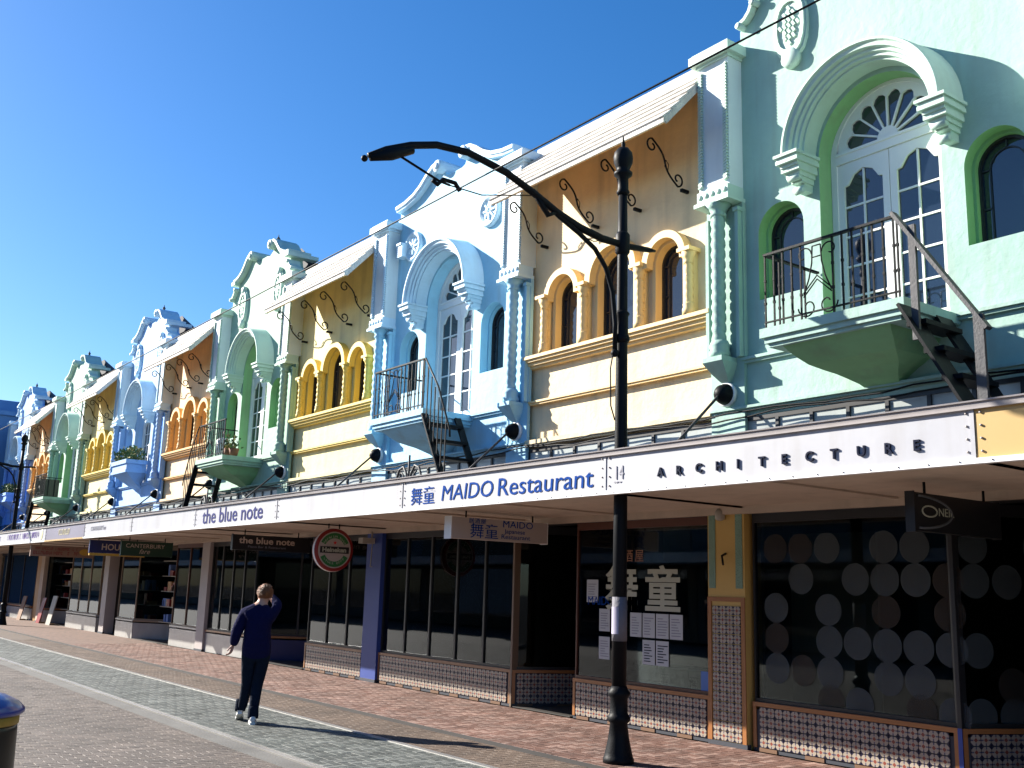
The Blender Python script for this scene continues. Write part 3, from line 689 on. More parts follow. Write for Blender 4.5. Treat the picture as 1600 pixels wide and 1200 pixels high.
# scroll ornament standing on the awning near the blue stair
def crest():
    b = MB()
    for s in (-1, 1):
        b.tube([(s*.03,0,.0),(s*.06,0,.22),(s*.16,0,.34),(s*.28,0,.30),(s*.36,0,.14),(s*.40,0,0)], .018, 7)
        b.tube(scrollpts(s*.22, .15, .10, .9, PI/2, s), .014, 6); b.tube(scrollpts(s*.50, .10, .09, .9, PI/2, -s), .014, 6)
    b.tube([(0,0,0),(0,0,.5)], .018, 7); return b
for x, lb in ((-4.75, 'iron scroll cresting on the awning beside the light blue stair'), (-12.9, 'iron scroll cresting on the awning below the sage green balcony')):
    c_ = part('iron_scroll', 'crest', crest, GALV, None, (x, -1.6, 3.06)); tag(c_, lb, 'ornament', 'iron scroll crestings')

# ================================================================== SHOPFRONTS
TS = .107
def tile_mesh(): return MB().box(-.0485,-.006,-.0485,.0485,.006,.0485)
def tiles(parent, x0, y0, dx, dy, length, z0, rows, mat_=None):   # rows of tiles from (x0,y0) along unit (dx,dy)
    n = int(length/TS+.02); pad = (length-n*TS)/2; a = math.atan2(dy, dx); nx, ny = dy, -dx
    for i in range(n):
        for j in range(rows):
            d = pad+(i+.5)*TS; x, y = x0+dx*d+nx*.005, y0+dy*d+ny*.005
            part('tile', 'tile', tile_mesh, mat_ or TILE, parent, (x, y, z0+(j+.5)*TS), (0, 0, a))
def riser(t, x0, y0, x1, y1, tiled=True, trim=None, wm=None):
    """low wall below a shop window from (x0,y0) to (x1,y1), facing right of travel"""
    L = math.hypot(x1-x0, y1-y0); a = math.atan2(y1-y0, x1-x0); dx, dy = math.cos(a), math.sin(a)
    tr = trim or ORNG
    def loc(b): return b
    part('riser', None, lambda: MB().box(0,.004,0,L,.16,.44), PLINTH if tiled else (wm or WRISER), t, (x0, y0, 0), (0,0,a))
    part('cap', None, lambda: MB().box(0,-.012,.475,L,.17,.52), tr, t, (x0, y0, 0), (0,0,a))
    if tiled:
        part('tile_border', None, lambda: MB().box(0,-.008,.04,.045,.004,.475).box(L-.045,-.008,.04,L,.004,.475), tr, t, (x0, y0, 0), (0,0,a))
        tiles(t, x0+dx*.05, y0+dy*.05, dx, dy, L-.1, .045, 4)
        def pl():
            b = MB(); n = int(L/.5)
            for i in range(n): b.box(.08+i*L/n, -.005, .0, .08+i*L/n+.24, .004, .04)
            return b
        part('plinth_blocks', None, pl, mat('brown_blocks', (.16,.08,.04), .6), t, (x0, y0, 0), (0,0,a))
def window(t, x0, y0, x1, y1, n, zt=2.62, fm=None, arch=False, z0=.52):
    L = math.hypot(x1-x0, y1-y0); a = math.atan2(y1-y0, x1-x0); fm = fm or FRAME
    def fr():
        b = MB(); b.box(0,.03,z0,L,.09,z0+.04); b.box(0,.03,zt-.12,L,.09,zt)
        for i in range(n+1):
            x = L*i/n; b.box(max(0, x-.022),.03,z0+.04,min(L, x+.022),.09,zt-.12)
        return b
    f = part('window_frame', None, fr, fm, t, (x0, y0, 0), (0,0,a))
    for i in range(n):
        part('pane', 'sp%.2f_%d' % (L/n, zt > 2.5), lambda: MB().box(.0,.055,z0+.03,L/n,.062,zt-.10), SGLASS, f, (L*i/n, 0, 0))
    return f
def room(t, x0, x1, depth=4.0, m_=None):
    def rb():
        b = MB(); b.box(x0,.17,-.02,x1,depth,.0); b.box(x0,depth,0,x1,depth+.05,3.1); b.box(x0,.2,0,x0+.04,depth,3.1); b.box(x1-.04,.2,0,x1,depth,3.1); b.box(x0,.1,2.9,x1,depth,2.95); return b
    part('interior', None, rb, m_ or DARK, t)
def lintel(t, x0, x1, m_=None): part('lintel', None, lambda: MB().box(x0,.0,2.60,x1,.30,3.12), m_ or FRAME, t)
def entry(t, x0, x1, xs, depth, tiled, fm=None, n=2, wm=None):
    """recessed entrance: splayed window from (x0,0) to (xs,depth), door at the back"""
    riser(t, x0, 0, xs, depth, tiled, None if tiled else fm, wm); fw = window(t, x0, 0, xs, depth, n, fm=fm)
    d = part('door', None, lambda: MB().poly([[(xs+.02,0.02),(x1-.02,.02),(x1-.02,2.2),(xs+.02,2.2)],[(xs+.12,.25),(x1-.12,.25),(x1-.12,2.05),(xs+.12,2.05)]], depth, depth+.05).box(xs,depth,2.22,x1,depth+.06,2.7), fm or FRAME, t)
    part('pane', None, lambda: MB().box(xs+.12,depth+.02,.25,x1-.12,depth+.03,2.05), SGLASS, d)
    part('handle', None, lambda: MB().tube([(x1-.08,depth-.04,1.0),(x1-.08,depth-.04,1.25)], .012, 6), STEEL, d)
    part('return_wall', None, lambda: MB().box(x1-.0,.17,0,x1+.06,depth,2.62), fm or FRAME, t)
    part('entry_floor', None, lambda: MB().box(x0,.0,0.0,x1,depth,.012), mat('entry_tiles', (.06,.055,.05), .5, var=.2), t)
    return fw
# --- green/architecture shop right of the yellow column
t = thing('shopfront', 'dark shop window covered in frosted dots above patterned tiles', 'shopfront')
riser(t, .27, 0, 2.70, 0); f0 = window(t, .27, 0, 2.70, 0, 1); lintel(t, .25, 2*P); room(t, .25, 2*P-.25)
fe = entry(t, 2.74, 4.0, 3.45, 1.6, True, n=1)
part('corner_post', None, lambda: MB().box(2.70,-.01,0,2.74,.1,2.62), FRAME, t); part('corner_tile', None, lambda: MB().box(2.698,-.014,0,2.742,-.01,.52), BCOL, t)
riser(t, 4.05, 0, 8.2, 0, False); window(t, 4.05, 0, 8.2, 0, 4)
dots = [(0,2.2,1),(1,2.2,2),(2,2.2,0),(4,2.2,0),(5,2.2,0),(1,1.87,0),(3,1.87,0),(4,1.87,0),(5,1.87,0),(6,1.87,1),(0,1.55,0),(2,1.55,0),(4,1.55,1),(6,1.55,1),
        (0,1.22,2),(2,1.22,0),(3,1.22,0),(4,1.22,0),(5,1.22,0),(6,1.22,0),(0,.9,0),(2,.9,0),(4,.9,0),(5,.9,0),(1,.9,1),(3,.62,0),(6,.62,0),(2,.62,1),(5,.62,2)]
for i, z, c in dots:
    part('dot', 'dot', lambda: MB().lathe([(.165,0),(.165,.001)], (0,0,0), 28, 'y', sm=False), FROST if c == 0 else FROSTD, f0, (.58-.27+.345*i, .045, z))
for i, z, c in ((0,2.2,0),(2,2.2,0),(0,1.87,0),(1,1.87,0),(2,1.55,1),(0,1.22,0),(3,1.22,0),(1,.9,1),(2,.9,0),(0,.62,0),(1,.62,0),(3,1.87,0)): part('dot', 'dot', None, FROST if c == 0 else FROSTD, fe, (.25+.36*i, .045, z))
part('screen', None, lambda: MB().box(.35,.6,.3,1.5,.63,2.4), mat('grey_screen', (.16,.16,.15), .8, var=.2), t)
# --- restaurant shop
t = thing('shopfront', 'restaurant shopfront with tall dark panes and patterned tiles beside the blue column', 'shopfront')
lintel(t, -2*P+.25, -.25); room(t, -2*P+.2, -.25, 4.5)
riser(t, -2*P+.27, 0, -4.26, 0, trim=mat('brown_tile_trim', (.30,.15,.07), .4, var=.2)); window(t, -2*P+.27, 0, -4.26, 0, 5)
entry(t, -4.22, -2.90, -3.5, 1.7, True, n=1)
part('corner_post', None, lambda: MB().box(-4.26,-.012,0,-4.22,.1,2.62), mat('brown_post', (.18,.12,.08), .5), t)
riser(t, -2.84, 0, -.36, 0); f1 = window(t, -2.84, 0, -.36, 0, 1, fm=mat('red_brown_frame', (.10,.03,.015), .4))
for ch, x in (('舞', -2.27), ('童', -1.52)): text(ch, .60, t, (x, .045, 1.50), FRONT, TXTW, ext=.001, xs=1.08, off=.012)
for ch, x in (('居', -2.10), ('酒', -1.90), ('屋', -1.70)): text(ch, .17, t, (x, .045, 2.08), FRONT, mat('rust_lettering', (.30,.12,.05), .5), ext=.001)
text('MAIDO', .16, t, (-2.62, .045, 1.50), (PI/2, 0, 0), TXTB, ext=.001)
for i, (x, z, w, h) in enumerate(((-2.64,1.53,.23,.30),(-2.38,1.16,.21,.29),(-2.38,.80,.21,.29),(-1.78,1.12,.21,.30),(-1.55,1.12,.22,.30),(-1.31,1.12,.22,.30),(-1.07,1.12,.22,.30),(-1.55,.79,.22,.30),(-1.31,.79,.22,.30))):
    pt = ['on the far left edge of the window glass', 'upper of the two left of the lamp post', 'lower of the two left of the lamp post', 'leftmost in the row under the large characters', 'second in the row under the large characters', 'third in the row under the large characters', 'rightmost in the row under the large characters', 'lower left with dark print', 'lower right with dark print'][i]
    n_ = tag(part('notice', None, lambda: MB().box(0,-.001,0,w,.001,h), PAPER, None, (x, .048, z)), 'white paper notice on restaurant glass, '+pt, 'notice', 'paper notices on the restaurant window')
    pb = MB(); rd = random.Random(i)
    for r_ in range(7): pb.box(.03, -.003, h*.12+r_*h*.11, .03+w*rd.uniform(.4,.8), -.0015, h*.12+r_*h*.11+.012)
    part('print', None, lambda: pb, TXTG if i < 7 else TXTK, n_)
for i, x in enumerate((-1.30, -.80)):
    b_ = thing('bucket', ['white lidded tub on the restaurant window ledge, left one', 'white lidded tub on the restaurant window ledge, right one'][i], 'tub', (x, .42, .5), 'lidded tubs')
    part('body', 'tub', lambda: MB().lathe([(.15,0),(.20,.02),(.23,.24),(.235,.26)], n=24), CREAMB, b_); part('lid', 'tublid', lambda: MB().lathe([(.24,.24),(.24,.27),(.20,.29),(.02,.295)], n=24), CREAMB, b_)
    text('酒', .16, b_, (-.08, -.235, .06), FRONT, TXTK, ext=.001)
part('ledge', None, lambda: MB().box(-2.8,.17,.44,-.36,.9,.50), mat('ledge_wood', (.12,.10,.08), .6), t)
tag(part('card', None, lambda: MB().box(-.56,.05,.56,-.42,.052,.78), PBLUE), 'small blue and white card in the corner of the restaurant window', 'card')
# --- shop under 'the blue note'
t = thing('shopfront', 'bar shopfront with white tiled sill between white and blue columns', 'shopfront')
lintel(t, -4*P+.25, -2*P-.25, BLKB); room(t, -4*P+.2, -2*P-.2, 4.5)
riser(t, -11.12, 0, -2*P-.27, 0, True, trim=mat('brown_tile_trim', (.3,.15,.07), .4)); window(t, -11.12, 0, -2*P-.27, 0, 3)
riser(t, -4*P+.27, 0, -13.9, 0, False); window(t, -4*P+.27, 0, -13.9, 0, 4)
entry(t, -13.86, -11.2, -12.6, 1.6, False, wm=NAVY, n=2)
part('door_panel', None, lambda: MB().box(-12.55,1.2,0,-11.3,1.25,.8), NAVY, t)
for i, x in enumerate((-10.3, -9.85)):
    c_ = thing('chair', ['wooden bistro chair seen through the bar window, left one', 'wooden bistro chair seen through the bar window, right one'][i], 'chair', (x, .75, 0), 'bistro chairs')
    part('seat', 'cseat', lambda: MB().box(-.2,-.2,.44,.2,.2,.48), WOOD, c_); part('backrest', 'cback', lambda: MB().box(-.2,.16,.70,.2,.19,1.0).box(-.2,.16,.48,-.16,.2,1.0).box(.16,.16,.48,.2,.2,1.0), WOOD, c_)
    for sx in (-.18,.16):
        for sy in (-.18,.16): part('leg', 'cleg', lambda: MB().box(0,0,0,.03,.03,.44), WOOD, c_, (sx, sy, 0))
for (x0, z0, x1, z1, mm, lb) in ((-11.0,1.35,-10.45,2.15,PAPER,'pale menu poster in the bar window'),(-11.0,.55,-10.6,1.3,CREAMB,'low cream board standing in the bar window')):
    tag(part('poster', None, lambda: MB().box(x0,.12,z0,x1,.14,z1), mm), lb, 'poster')
# --- shop 4..6
t = thing('shopfront', 'deli shopfront with white sills under the dark green hanging board', 'shopfront')
lintel(t, -6*P+.1, -4*P-.25, SOFF); room(t, -6*P+.2, -4*P-.2, 4.5)
riser(t, -19.2, 0, -4*P-.30, 0, False, trim=WRISER); window(t, -19.2, 0, -4*P-.30, 0, 2, fm=mat('red_brown_frame', (.1,.03,.015), .4))
entry(t, -22.3, -19.25, -20.4, 1.5, False, fm=mat('tan_frame', (.28,.20,.13), .5), n=1)
riser(t, -24.0, 0, -22.35, 0, False, trim=WRISER); window(t, -24.0, 0, -22.35, 0, 1, fm=mat('tan_frame', (.28,.2,.13), .5))
# goods seen in the far windows
rd = random.Random(5)
for i, (x0, x1) in enumerate(((-24.9,-22.4),(-21.5,-19.4),(-29.5,-26.4),(-34.0,-30.6))):
    sb = MB(); 
    for j in range(26): x = rd.uniform(x0, x1-.2); z = .52+.42*rd.randint(0, 3); sb.box(x,.5,z,x+rd.uniform(.08,.3),.6+rd.random()*.2,z+rd.uniform(.08,.34), rd.randint(0,3))
    for j in range(5): sb.box(x0,.45,.50+.42*j,x1,.85,.52+.42*j,0)
    o_ = part('goods', None, lambda: sb, [CREAMB, REDP, PBLUE, WOOD], None); tag(o_, ['small packaged goods on shelves at the deli window, far left', 'small goods on shelves in the deli entrance window', 'goods shelved in the window left of the deli', 'goods shelved behind the far lamp post'][i], 'goods'); o_['kind'] = 'stuff'
# --- shops beyond
t = thing('shopfront', 'open shopfront with pink hanging board and leaning signs, left of the deli', 'shopfront')
lintel(t, -8*P, -6*P-.2, SOFF); room(t, -8*P, -6*P-.2, 4.5)
riser(t, -29.8, 0, -6*P-.8, 0, False, trim=WRISER); window(t, -29.8, 0, -6*P-.8, 0, 3, fm=mat('tan_frame', (.28,.2,.13), .5))
entry(t, -33.2, -29.85, -31.0, 1.5, False, n=1)
for j, (a0, a1, lb) in enumerate(((-10*P, -8*P-.1, 'dark shopfront behind the far lamp post'), (-11*P, -10*P-.1, 'farthest dark shopfront at the left edge'))):
    t = thing('shopfront', lb, 'shopfront'); lintel(t, a0, a1, SOFF); room(t, a0, a1, 4); riser(t, a0+.2, 0, a1-1.2, 0, False); window(t, a0+.2, 0, a1-1.2, 0, 3)
    part('panel', None, lambda: MB().box(a1-1.2,.05,0,a1,.1,2.6), WOOD if j == 0 else FRAME, t)
# --- columns
def column(x, lb, m_, w=.27):
    t = thing('shop_column', lb, 'column', (x, 0, 0))
    part('shaft', 'colsh%.2f' % w, lambda: MB().box(-w,-.05,0,w,.25,3.1), m_, t); part('foot', 'colft%.2f' % w, lambda: MB().box(-w-.01,-.062,0,w+.01,.0,.05), PLINTH, t); return t
c0 = column(0-.06, 'mustard column clad in patterned tiles by the dotted window', YCOL, .28)
tiles(c0, -.215, -.05, 1, 0, .432, .055, 14)
for x in (-.28, .225): part('tile_border', 'cbd', lambda: MB().box(0,-.064,.05,.055,-.05,1.60), ORNG, c0, (x, 0, 0))
part('tile_border', None, lambda: MB().box(-.28,-.064,1.60,.28,-.05,1.65), ORNG, c0)
for x in (-.26, .15): part('relief_strip', 'crel', lambda: MB().box(0,-.058,1.75,.10,-.05,2.6), GPAT, c0, (x, 0, 0))
part('hook', None, lambda: MB().tube([(0,-.05,2.15),(0,-.12,2.12),(.02,-.13,2.06),(0,-.10,2.02)], .014, 6), IRON, c0)
sp = thing('security_lamp', 'small pale lamp bracket at the top of the mustard column', 'lamp', (0-.1, -.1, 2.55)); part('housing', None, lambda: MB().lathe([(.03,-.02),(.06,.0),(.06,.08),(.03,.12)], n=12), CREAMB, sp); part('arm', None, lambda: MB().tube([(0,0,.06),(0,.06,.06)], .015, 6), CREAMB, sp)
column(-2*P, 'solid blue column between the two restaurant shops', BCOL); column(-4*P, 'off-white column left of the bar window', WCOL, .25); column(-6*P, 'pale column beyond the deli window', WCOL, .25); column(-8*P, 'far pale column near the second lamp post', SOFF, .25); column(-10*P, 'farthest column at the left edge', SOFF, .25)
column(2*P, 'mustard column beyond the right edge', YCOL)
sp = thing('security_lamp', 'pale floodlight with hanging bracket on the blue column', 'lamp', (-2*P+.02, -.12, 2.45)); part('housing', None, lambda: MB().box(-.10,-.22,-.04,.06,.03,.06), CREAMB, sp); part('bracket', None, lambda: MB().tube([(0,0,.05),(0,0,.18)], .02, 6).tube([(.03,0,0),(.03,-.02,-.45),(.09,-.02,-.45)], .01, 5), CREAMB, sp)

# --- hanging signs (faces look along the street, toward +X)
def hsign(name, lb, x, y0, y1, z0, z1, m_, th=.08, chains=True, side=None):
    t = thing(name, lb, 'sign', (x, (y0+y1)/2, z0)); w = (y1-y0)/2; h = z1-z0
    part('board', None, lambda: MB().box(-th,-w,0,0,w,h), m_, t)
    part('edge', None, lambda: MB().box(-th-.004,-w-.01,-.01,.004,-w,h+.01).box(-th-.004,w,-.01,.004,w+.01,h+.01), side or m_, t)
    for y in (-w*.7, w*.7): part('hanger', 'hgr', lambda: MB().tube([(-.03,0,0),(-.03,0,.10)], .012, 6), IRON, t, (0, y, h))
    return t, w, h
M1 = mat('sign_cream', (.44, .38, .35), .5, var=.05)
t, w, h = hsign('hanging_sign', 'white hanging board with blue japanese restaurant lettering', -3.2, -1.83, -.22, 2.31, 2.59, M1, .16, side=WHITE)
text('舞童', .21, t, (.004, -.52, .035), SIDE, TXTB, xs=1.15, ext=.001); text('居酒屋', .08, t, (.004, -.54, .215), SIDE, TXTB, ext=.001, xs=1.2)
text('MAIDO', .13, t, (.004, .02, .185), SIDE, TXTB, ext=.001, xs=1.25); text('Japanese', .085, t, (.004, .06, .105), SIDE, TXTB, ext=.001, xs=1.2); text('Restaurant', .085, t, (.004, .00, .03), SIDE, TXTB, ext=.001, xs=1.35)
t, w, h = hsign('hanging_sign', 'black hanging board with white oval logo at right under the awning', 3.3, -1.50, -.15, 2.24, 2.56, BLKB)
def ellring(cy, cz, ry, rz, th, a0=0, a1=2*PI, n=28):
    b = MB(); b.tube([(.003, cy+ry*math.cos(a0+(a1-a0)*i/n), cz+rz*math.sin(a0+(a1-a0)*i/n)) for i in range(n+1)], th, 5); return b
part('emblem', None, lambda: ellring(-.46, .17, .11, .045, .008), TXTW, t); text('NEIL', .10, t, (.004, -.33, .14), SIDE, TXTW, ext=.001, xs=1.2)
part('emblem_arc', None, lambda: ellring(-.62, .16, .50, .135, .012, -PI/2, PI/2), mat('grey_mark', (.10,.11,.12), .5), t)
t, w, h = hsign('hanging_sign', 'black fascia board lettered the blue note over the bar entrance', -10.9, -1.75, -.15, 2.27, 2.56, BLKB)
text('the blue note', .17, t, (.004, -.68, .13), SIDE, mat('cream_lettering', (.55,.45,.38), .5), ext=.001, off=.004, xs=1.25); text('Piano Bar & Restaurant', .06, t, (.004, -.5, .05), SIDE, TXTG, ext=.001, xs=1.4)
t, w, h = hsign('hanging_sign', 'dark green hanging board lettered canterbury fare', -17.9, -1.80, -.55, 2.22, 2.58, DGRN)
text('CANTERBURY', .14, t, (.004, -.53, .20), SIDE, mat('cream_lettering', (.55,.45,.38), .5), ext=.001, xs=1.08); text('fare', .17, t, (.004, -.2, .06), SIDE, mat('cream_lettering', (.55,.45,.38), .5), ext=.001, shear=.35)
t, w, h = hsign('hanging_sign', 'navy hanging board lettered house of, with yellow strip', -19.6, -2.1, -.7, 2.30, 2.62, NAVY)
text('HOUSE OF', .22, t, (.004, -.42, .08), SIDE, mat('cream_lettering', (.55,.45,.38), .5), ext=.001, xs=.95, off=.004); part('yellow_strip', None, lambda: MB().box(-.08,-.7,-.07,.002,.7,-.01), GOLD, t)
t, w, h = hsign('hanging_sign', 'long pinkish hanging board with red lettering and yellow oval', -26.5, -2.05, -.2, 2.28, 2.62, PINKB)
part('lettering', None, lambda: scribble(0, -.8, .45, .20, .08, REDP, 8), REDP, t, (.002,0,0), (0,0,PI/2)); part('lettering', None, lambda: scribble(0, -.85, .5, .06, .10, REDP, 6), REDP, t, (.002,0,0), (0,0,PI/2)); part('oval', None, lambda: MB().add([(.004,.68+.17*math.cos(i*PI/10),.17+.10*math.sin(i*PI/10)) for i in range(20)], [tuple(range(20))]), GOLD, t)
# round beer sign
t = thing('round_sign', 'round red and green beer sign hanging left of the blue column', 'sign', (-7.42-.35, -1.22, 2.24))
R0 = .36
def disc(r0, r1, x): 
    return MB().lathe([(r1, x-.001), (r1, x), (max(r0, .001), x)], (0,0,0), 40, 'x', sm=False)
part('body', None, lambda: MB().lathe([(R0-.02,-.06),(R0,-.05),(R0,.05),(R0-.02,.06)], (0,0,0), 40, 'x'), REDP, t)
part('rim', None, lambda: MB().lathe([(R0+.002,-.03),(R0+.006,-.02),(R0+.006,.02),(R0+.002,.03)], (0,0,0), 40, 'x'), WHITE, t)
part('face', None, lambda: disc(0, R0-.055, .064), M1, t)
def garc(a0, a1, r0, r1, x):
    n = 20; vs = [(x, r*math.cos(a0+(a1-a0)*i/n), r*math.sin(a0+(a1-a0)*i/n)) for r in (r0, r1) for i in range(n+1)]
    return MB().add(vs, [(i, i+1, n+2+i, n+1+i) for i in range(n)])
part('green_band', None, lambda: garc(.45, PI-.45, .195, .285, .067), GRNP, t); part('green_band', None, lambda: garc(PI+.45, 2*PI-.45, .195, .285, .067), GRNP, t)
part('black_band', None, lambda: MB().box(.066,-.27,-.055,.07,.27,.055), BLKB, t)
text('Heineken', .105, t, (.073, -.235, -.033), SIDE, TXTW, ext=.001, xs=1.12, off=.004)
def star(r):
    vs = [(.07, rr*math.sin(i*PI/5), rr*math.cos(i*PI/5)+.12) for i in range(10) for rr in ((r if i % 2 == 0 else r*.4),)]; return MB().add(vs+[(.07,0,.12)], [(i, (i+1) % 10, 10) for i in range(10)])
part('star', None, lambda: star(.04), mat('bright_red', (.7,.02,.02), .4), t)
for j, (w_, up) in enumerate((('PREMIUM BEER', 1), ('LAGER BEER', -1))):
    for i, ch in enumerate(w_):
        a = PI/2-(i-(len(w_)-1)/2)*.19 if up > 0 else -PI/2+(i-(len(w_)-1)/2)*.19
        text(ch, .055, t, (.069, .225*math.cos(a)-.02, .225*math.sin(a)-.02), SIDE, TXTW, ext=.001)
part('hanger', None, lambda: MB().tube([(0,-.1,R0),(0,-.1,R0+.1)], .012, 6).tube([(0,.1,R0),(0,.1,R0+.1)], .012, 6), IRON, t)
# leaning boards on the far footpath
for (x, y, w_, h_, mm, lb) in ((-31.5,-.25,.6,1.0,CREAMB,'pale board leaning beside the far lamp post'),(-36,-.3,.6,.9,mat('orange_board',(.18,.08,.03),.6),'orange and cream board at the far left shop'),(-33.0,-.25,.5,.9,REDP,'dark red board right of the far lamp post')):
    o_ = thing('leaning_board', lb, 'board', (x, y, 0)); part('panel', None, lambda: MB().add([(0,0,0),(w_,0,0),(w_,.18,h_),(0,.18,h_),(0,.03,0),(w_,.03,0),(w_,.21,h_),(0,.21,h_)],[(0,1,2,3),(4,7,6,5),(0,4,5,1),(3,2,6,7),(0,3,7,4),(1,5,6,2)]), mm, o_)
    part('foot', None, lambda: MB().box(.02,.03,0,.06,.3,.03).box(w_-.06,.03,0,w_-.02,.3,.03), WOOD, o_)
# clutter on two balconies
t = thing('bucket', 'white object standing on the sage green balcony', 'tub', (-4*P+1.95, -.6, 4.44)); part('body', None, lambda: MB().lathe([(.10,0),(.13,.1),(.15,.45),(.10,.5),(.02,.52)], n=14), WHITE, t); part('handle', None, lambda: MB().tube([(-.1,0,.48),(0,0,.66),(.1,0,.48)], .01, 5), GALV, t)
t = thing('plant_pot', 'dark pots with plants at the right of the sage green balcony', 'pot', (-4*P+2.5, -.65, 4.44)); part('pots', None, lambda: MB().lathe([(.10,0),(.14,.2)], n=12).lathe([(.08,0),(.12,.18)], (.3,0,0), 12), mat('terracotta', (.25,.10,.05), .8), t)
LEAF = mat('leaf_green', (.06, .12, .03), .6, island=.5); FLOW = mat('straw_flower', (.45, .35, .12), .8, island=.3)
def leaves(n, x0, x1, y0, y1, z0, h, sd_):
    rd = random.Random(sd_); b = MB()
    for i in range(n):
        c = Vector((rd.uniform(x0, x1), rd.uniform(y0, y1), z0+h*rd.random()**1.6)); d = Vector((rd.gauss(0,1), rd.gauss(0,1), rd.gauss(0,1)+.8)).normalized(); u = d.cross(Vector((rd.gauss(0,1),rd.gauss(0,1),0.1))).normalized()
        l = rd.uniform(.06,.14); b.add([c-u*.018, c+d*l*.5-u*.03+u.cross(d)*.01, c+d*l, c+d*l*.5+u*.03], [(0,1,2,3)], 0 if rd.random() < .8 else 1)
    return b
part('foliage', None, lambda: leaves(90, -.12, .42, -.12, .12, .18, .3, 2), [LEAF, FLOW], t)
for k, lb in ((6, 'bushy flowering plants filling the lilac blue window box'), (10, 'plants in the farthest blue window box')):
    t = thing('window_box_plants', lb, 'plants', (-k*P, 0, 0)); o_ = part('foliage', None, lambda: leaves(900, 1.4, P-1.4, -.58, -.08, 5.05, .42, k), [LEAF, FLOW], t); o_['kind'] = 'stuff'

# ================================================================== GROUND
def herring(x0, x1, y0, y1, near, m1, m2, parent, z=0.0, nobj=300, gap=.0035, th=.03, jit=.0012, seed=1):
    """herringbone pavers; the nearest ones are single objects, the rest one joined part"""
    rd = random.Random(seed); W_ = .1; out = []
    nx, ny = int((x1-x0)/W_), int((y1-y0)/W_)
    for i in range(-1, nx+1):
        for j in range(-1, ny+1):
            r = (i-j) % 4
            if r == 0: out.append((x0+(i+1)*W_, y0+(j+.5)*W_, W_, W_/2, 0))
            elif r == 3: out.append((x0+(i+.5)*W_, y0+(j+1)*W_, W_/2, W_, 1))
    clip = []
    for x, y, hx, hy, o in out:
        a, b, c, d = max(x-hx, x0), min(x+hx, x1), max(y-hy, y0), min(y+hy, y1)
        if b-a > .02 and d-c > .02: clip.append(((a+b)/2, (c+d)/2, (b-a)/2, (d-c)/2, o))
    out = clip
    lay(out, near, m1, m2, parent, z, nobj, gap, th, jit, rd)
def courses(x0, x1, y0, y1, near, m1, m2, parent, along='y', z=0.0, nobj=150, seed=2, gap=.003):
    rd = random.Random(seed); out = []
    if along == 'y':      # bricks with the long side across the street
        for i in range(int((x1-x0)/.1)):
            for j in range(int((y1-y0)/.2)+1):
                y = y0+.1+j*.2-(.1 if i % 2 else 0)
                c, d = max(y-.1, y0), min(y+.1, y1)
                if d-c > .02: out.append((x0+(i+.5)*.1, (c+d)/2, .05, (d-c)/2, 1))
    lay(out, near, m1, m2, parent, z, nobj, gap, .03, .001, rd)
def lay(out, near, m1, m2, parent, z, nobj, gap, th, jit, rd):
    out.sort(key=lambda q: (q[0]-near[0])**2+(q[1]-near[1])**2)
    for x, y, hx, hy, o in out[:nobj]:
        k = 'br%.3f_%.3f_%.4f' % (hx, hy, gap)
        def bb(hx=hx, hy=hy):
            c = .004; a, b = hx-gap/2, hy-gap/2
            return MB().add([(-a,-b,-th),(a,-b,-th),(a,b,-th),(-a,b,-th),(-a,-b,-c),(a,-b,-c),(a,b,-c),(-a,b,-c),(-a+c,-b+c,0),(a-c,-b+c,0),(a-c,b-c,0),(-a+c,b-c,0)],
                [(0,1,5,4),(1,2,6,5),(2,3,7,6),(3,0,4,7),(4,5,9,8),(5,6,10,9),(6,7,11,10),(7,4,8,11),(8,9,10,11)])
        part('brick', k, bb, m1 if (o == 0 or rd.random() < .35) else m2, parent, (x, y, z+rd.uniform(-jit, jit)), (rd.uniform(-.006,.006), rd.uniform(-.006,.006), 0))
    b = MB()
    for x, y, hx, hy, o in out[nobj:]:
        c = .004; a, e = hx-gap/2, hy-gap/2; zz = [z+rd.uniform(-jit, jit)+rd.uniform(-.0008,.0008) for _ in range(4)]
        b.add([(x-a,y-e,zz[0]-.012),(x+a,y-e,zz[1]-.012),(x+a,y+e,zz[2]-.012),(x-a,y+e,zz[3]-.012),(x-a+c,y-e+c,zz[0]),(x+a-c,y-e+c,zz[1]),(x+a-c,y+e-c,zz[2]),(x-a+c,y+e-c,zz[3])],
              [(0,1,5,4),(1,2,6,5),(2,3,7,6),(3,0,4,7),(4,5,6,7)], 0 if (o == 0 or rd.random() < .35) else 1)
    if b.v: o_ = part('bricks', None, lambda: b, [m1, m2], parent); o_['kind'] = 'stuff'
gr = struct(part('ground', None, lambda: MB().box(-400,-400,-.30,400,400,-.055), BED))
fp = struct(part('footpath', None, lambda: MB().box(-60,-2.26,-.2,10,.0,-.014), BED))
st = struct(part('street', None, lambda: MB().box(-60,-17,-.2,14,-2.42,-.014), BED))
herring(-20, 4.2, -2.26, -.06, (1.5, -1.4), BRA, BRA2, fp, seed=3)
o_ = struct(part('far_footpath', None, lambda: MB().box(-60,-2.26,-.1,-20,0,0), FBA))
courses(-22, 2.4, -3.24, -2.44, (.5, -2.9), BRB, BRB, st, seed=4, nobj=100)
herring(-24, 1.0, -4.66, -3.32, (-1.5, -4), BRC, BRC2, st, seed=5, nobj=100)
courses(-20, -.2, -9.3, -5.02, (-2.2, -6), BRD, BRD, st, seed=6, nobj=100)
struct(part('far_street', None, lambda: MB().box(-60,-3.24,-.1,-22,-2.44,0), FBB)); struct(part('far_tramway', None, lambda: MB().box(-60,-4.66,-.1,-24,-3.32,0), FBC))
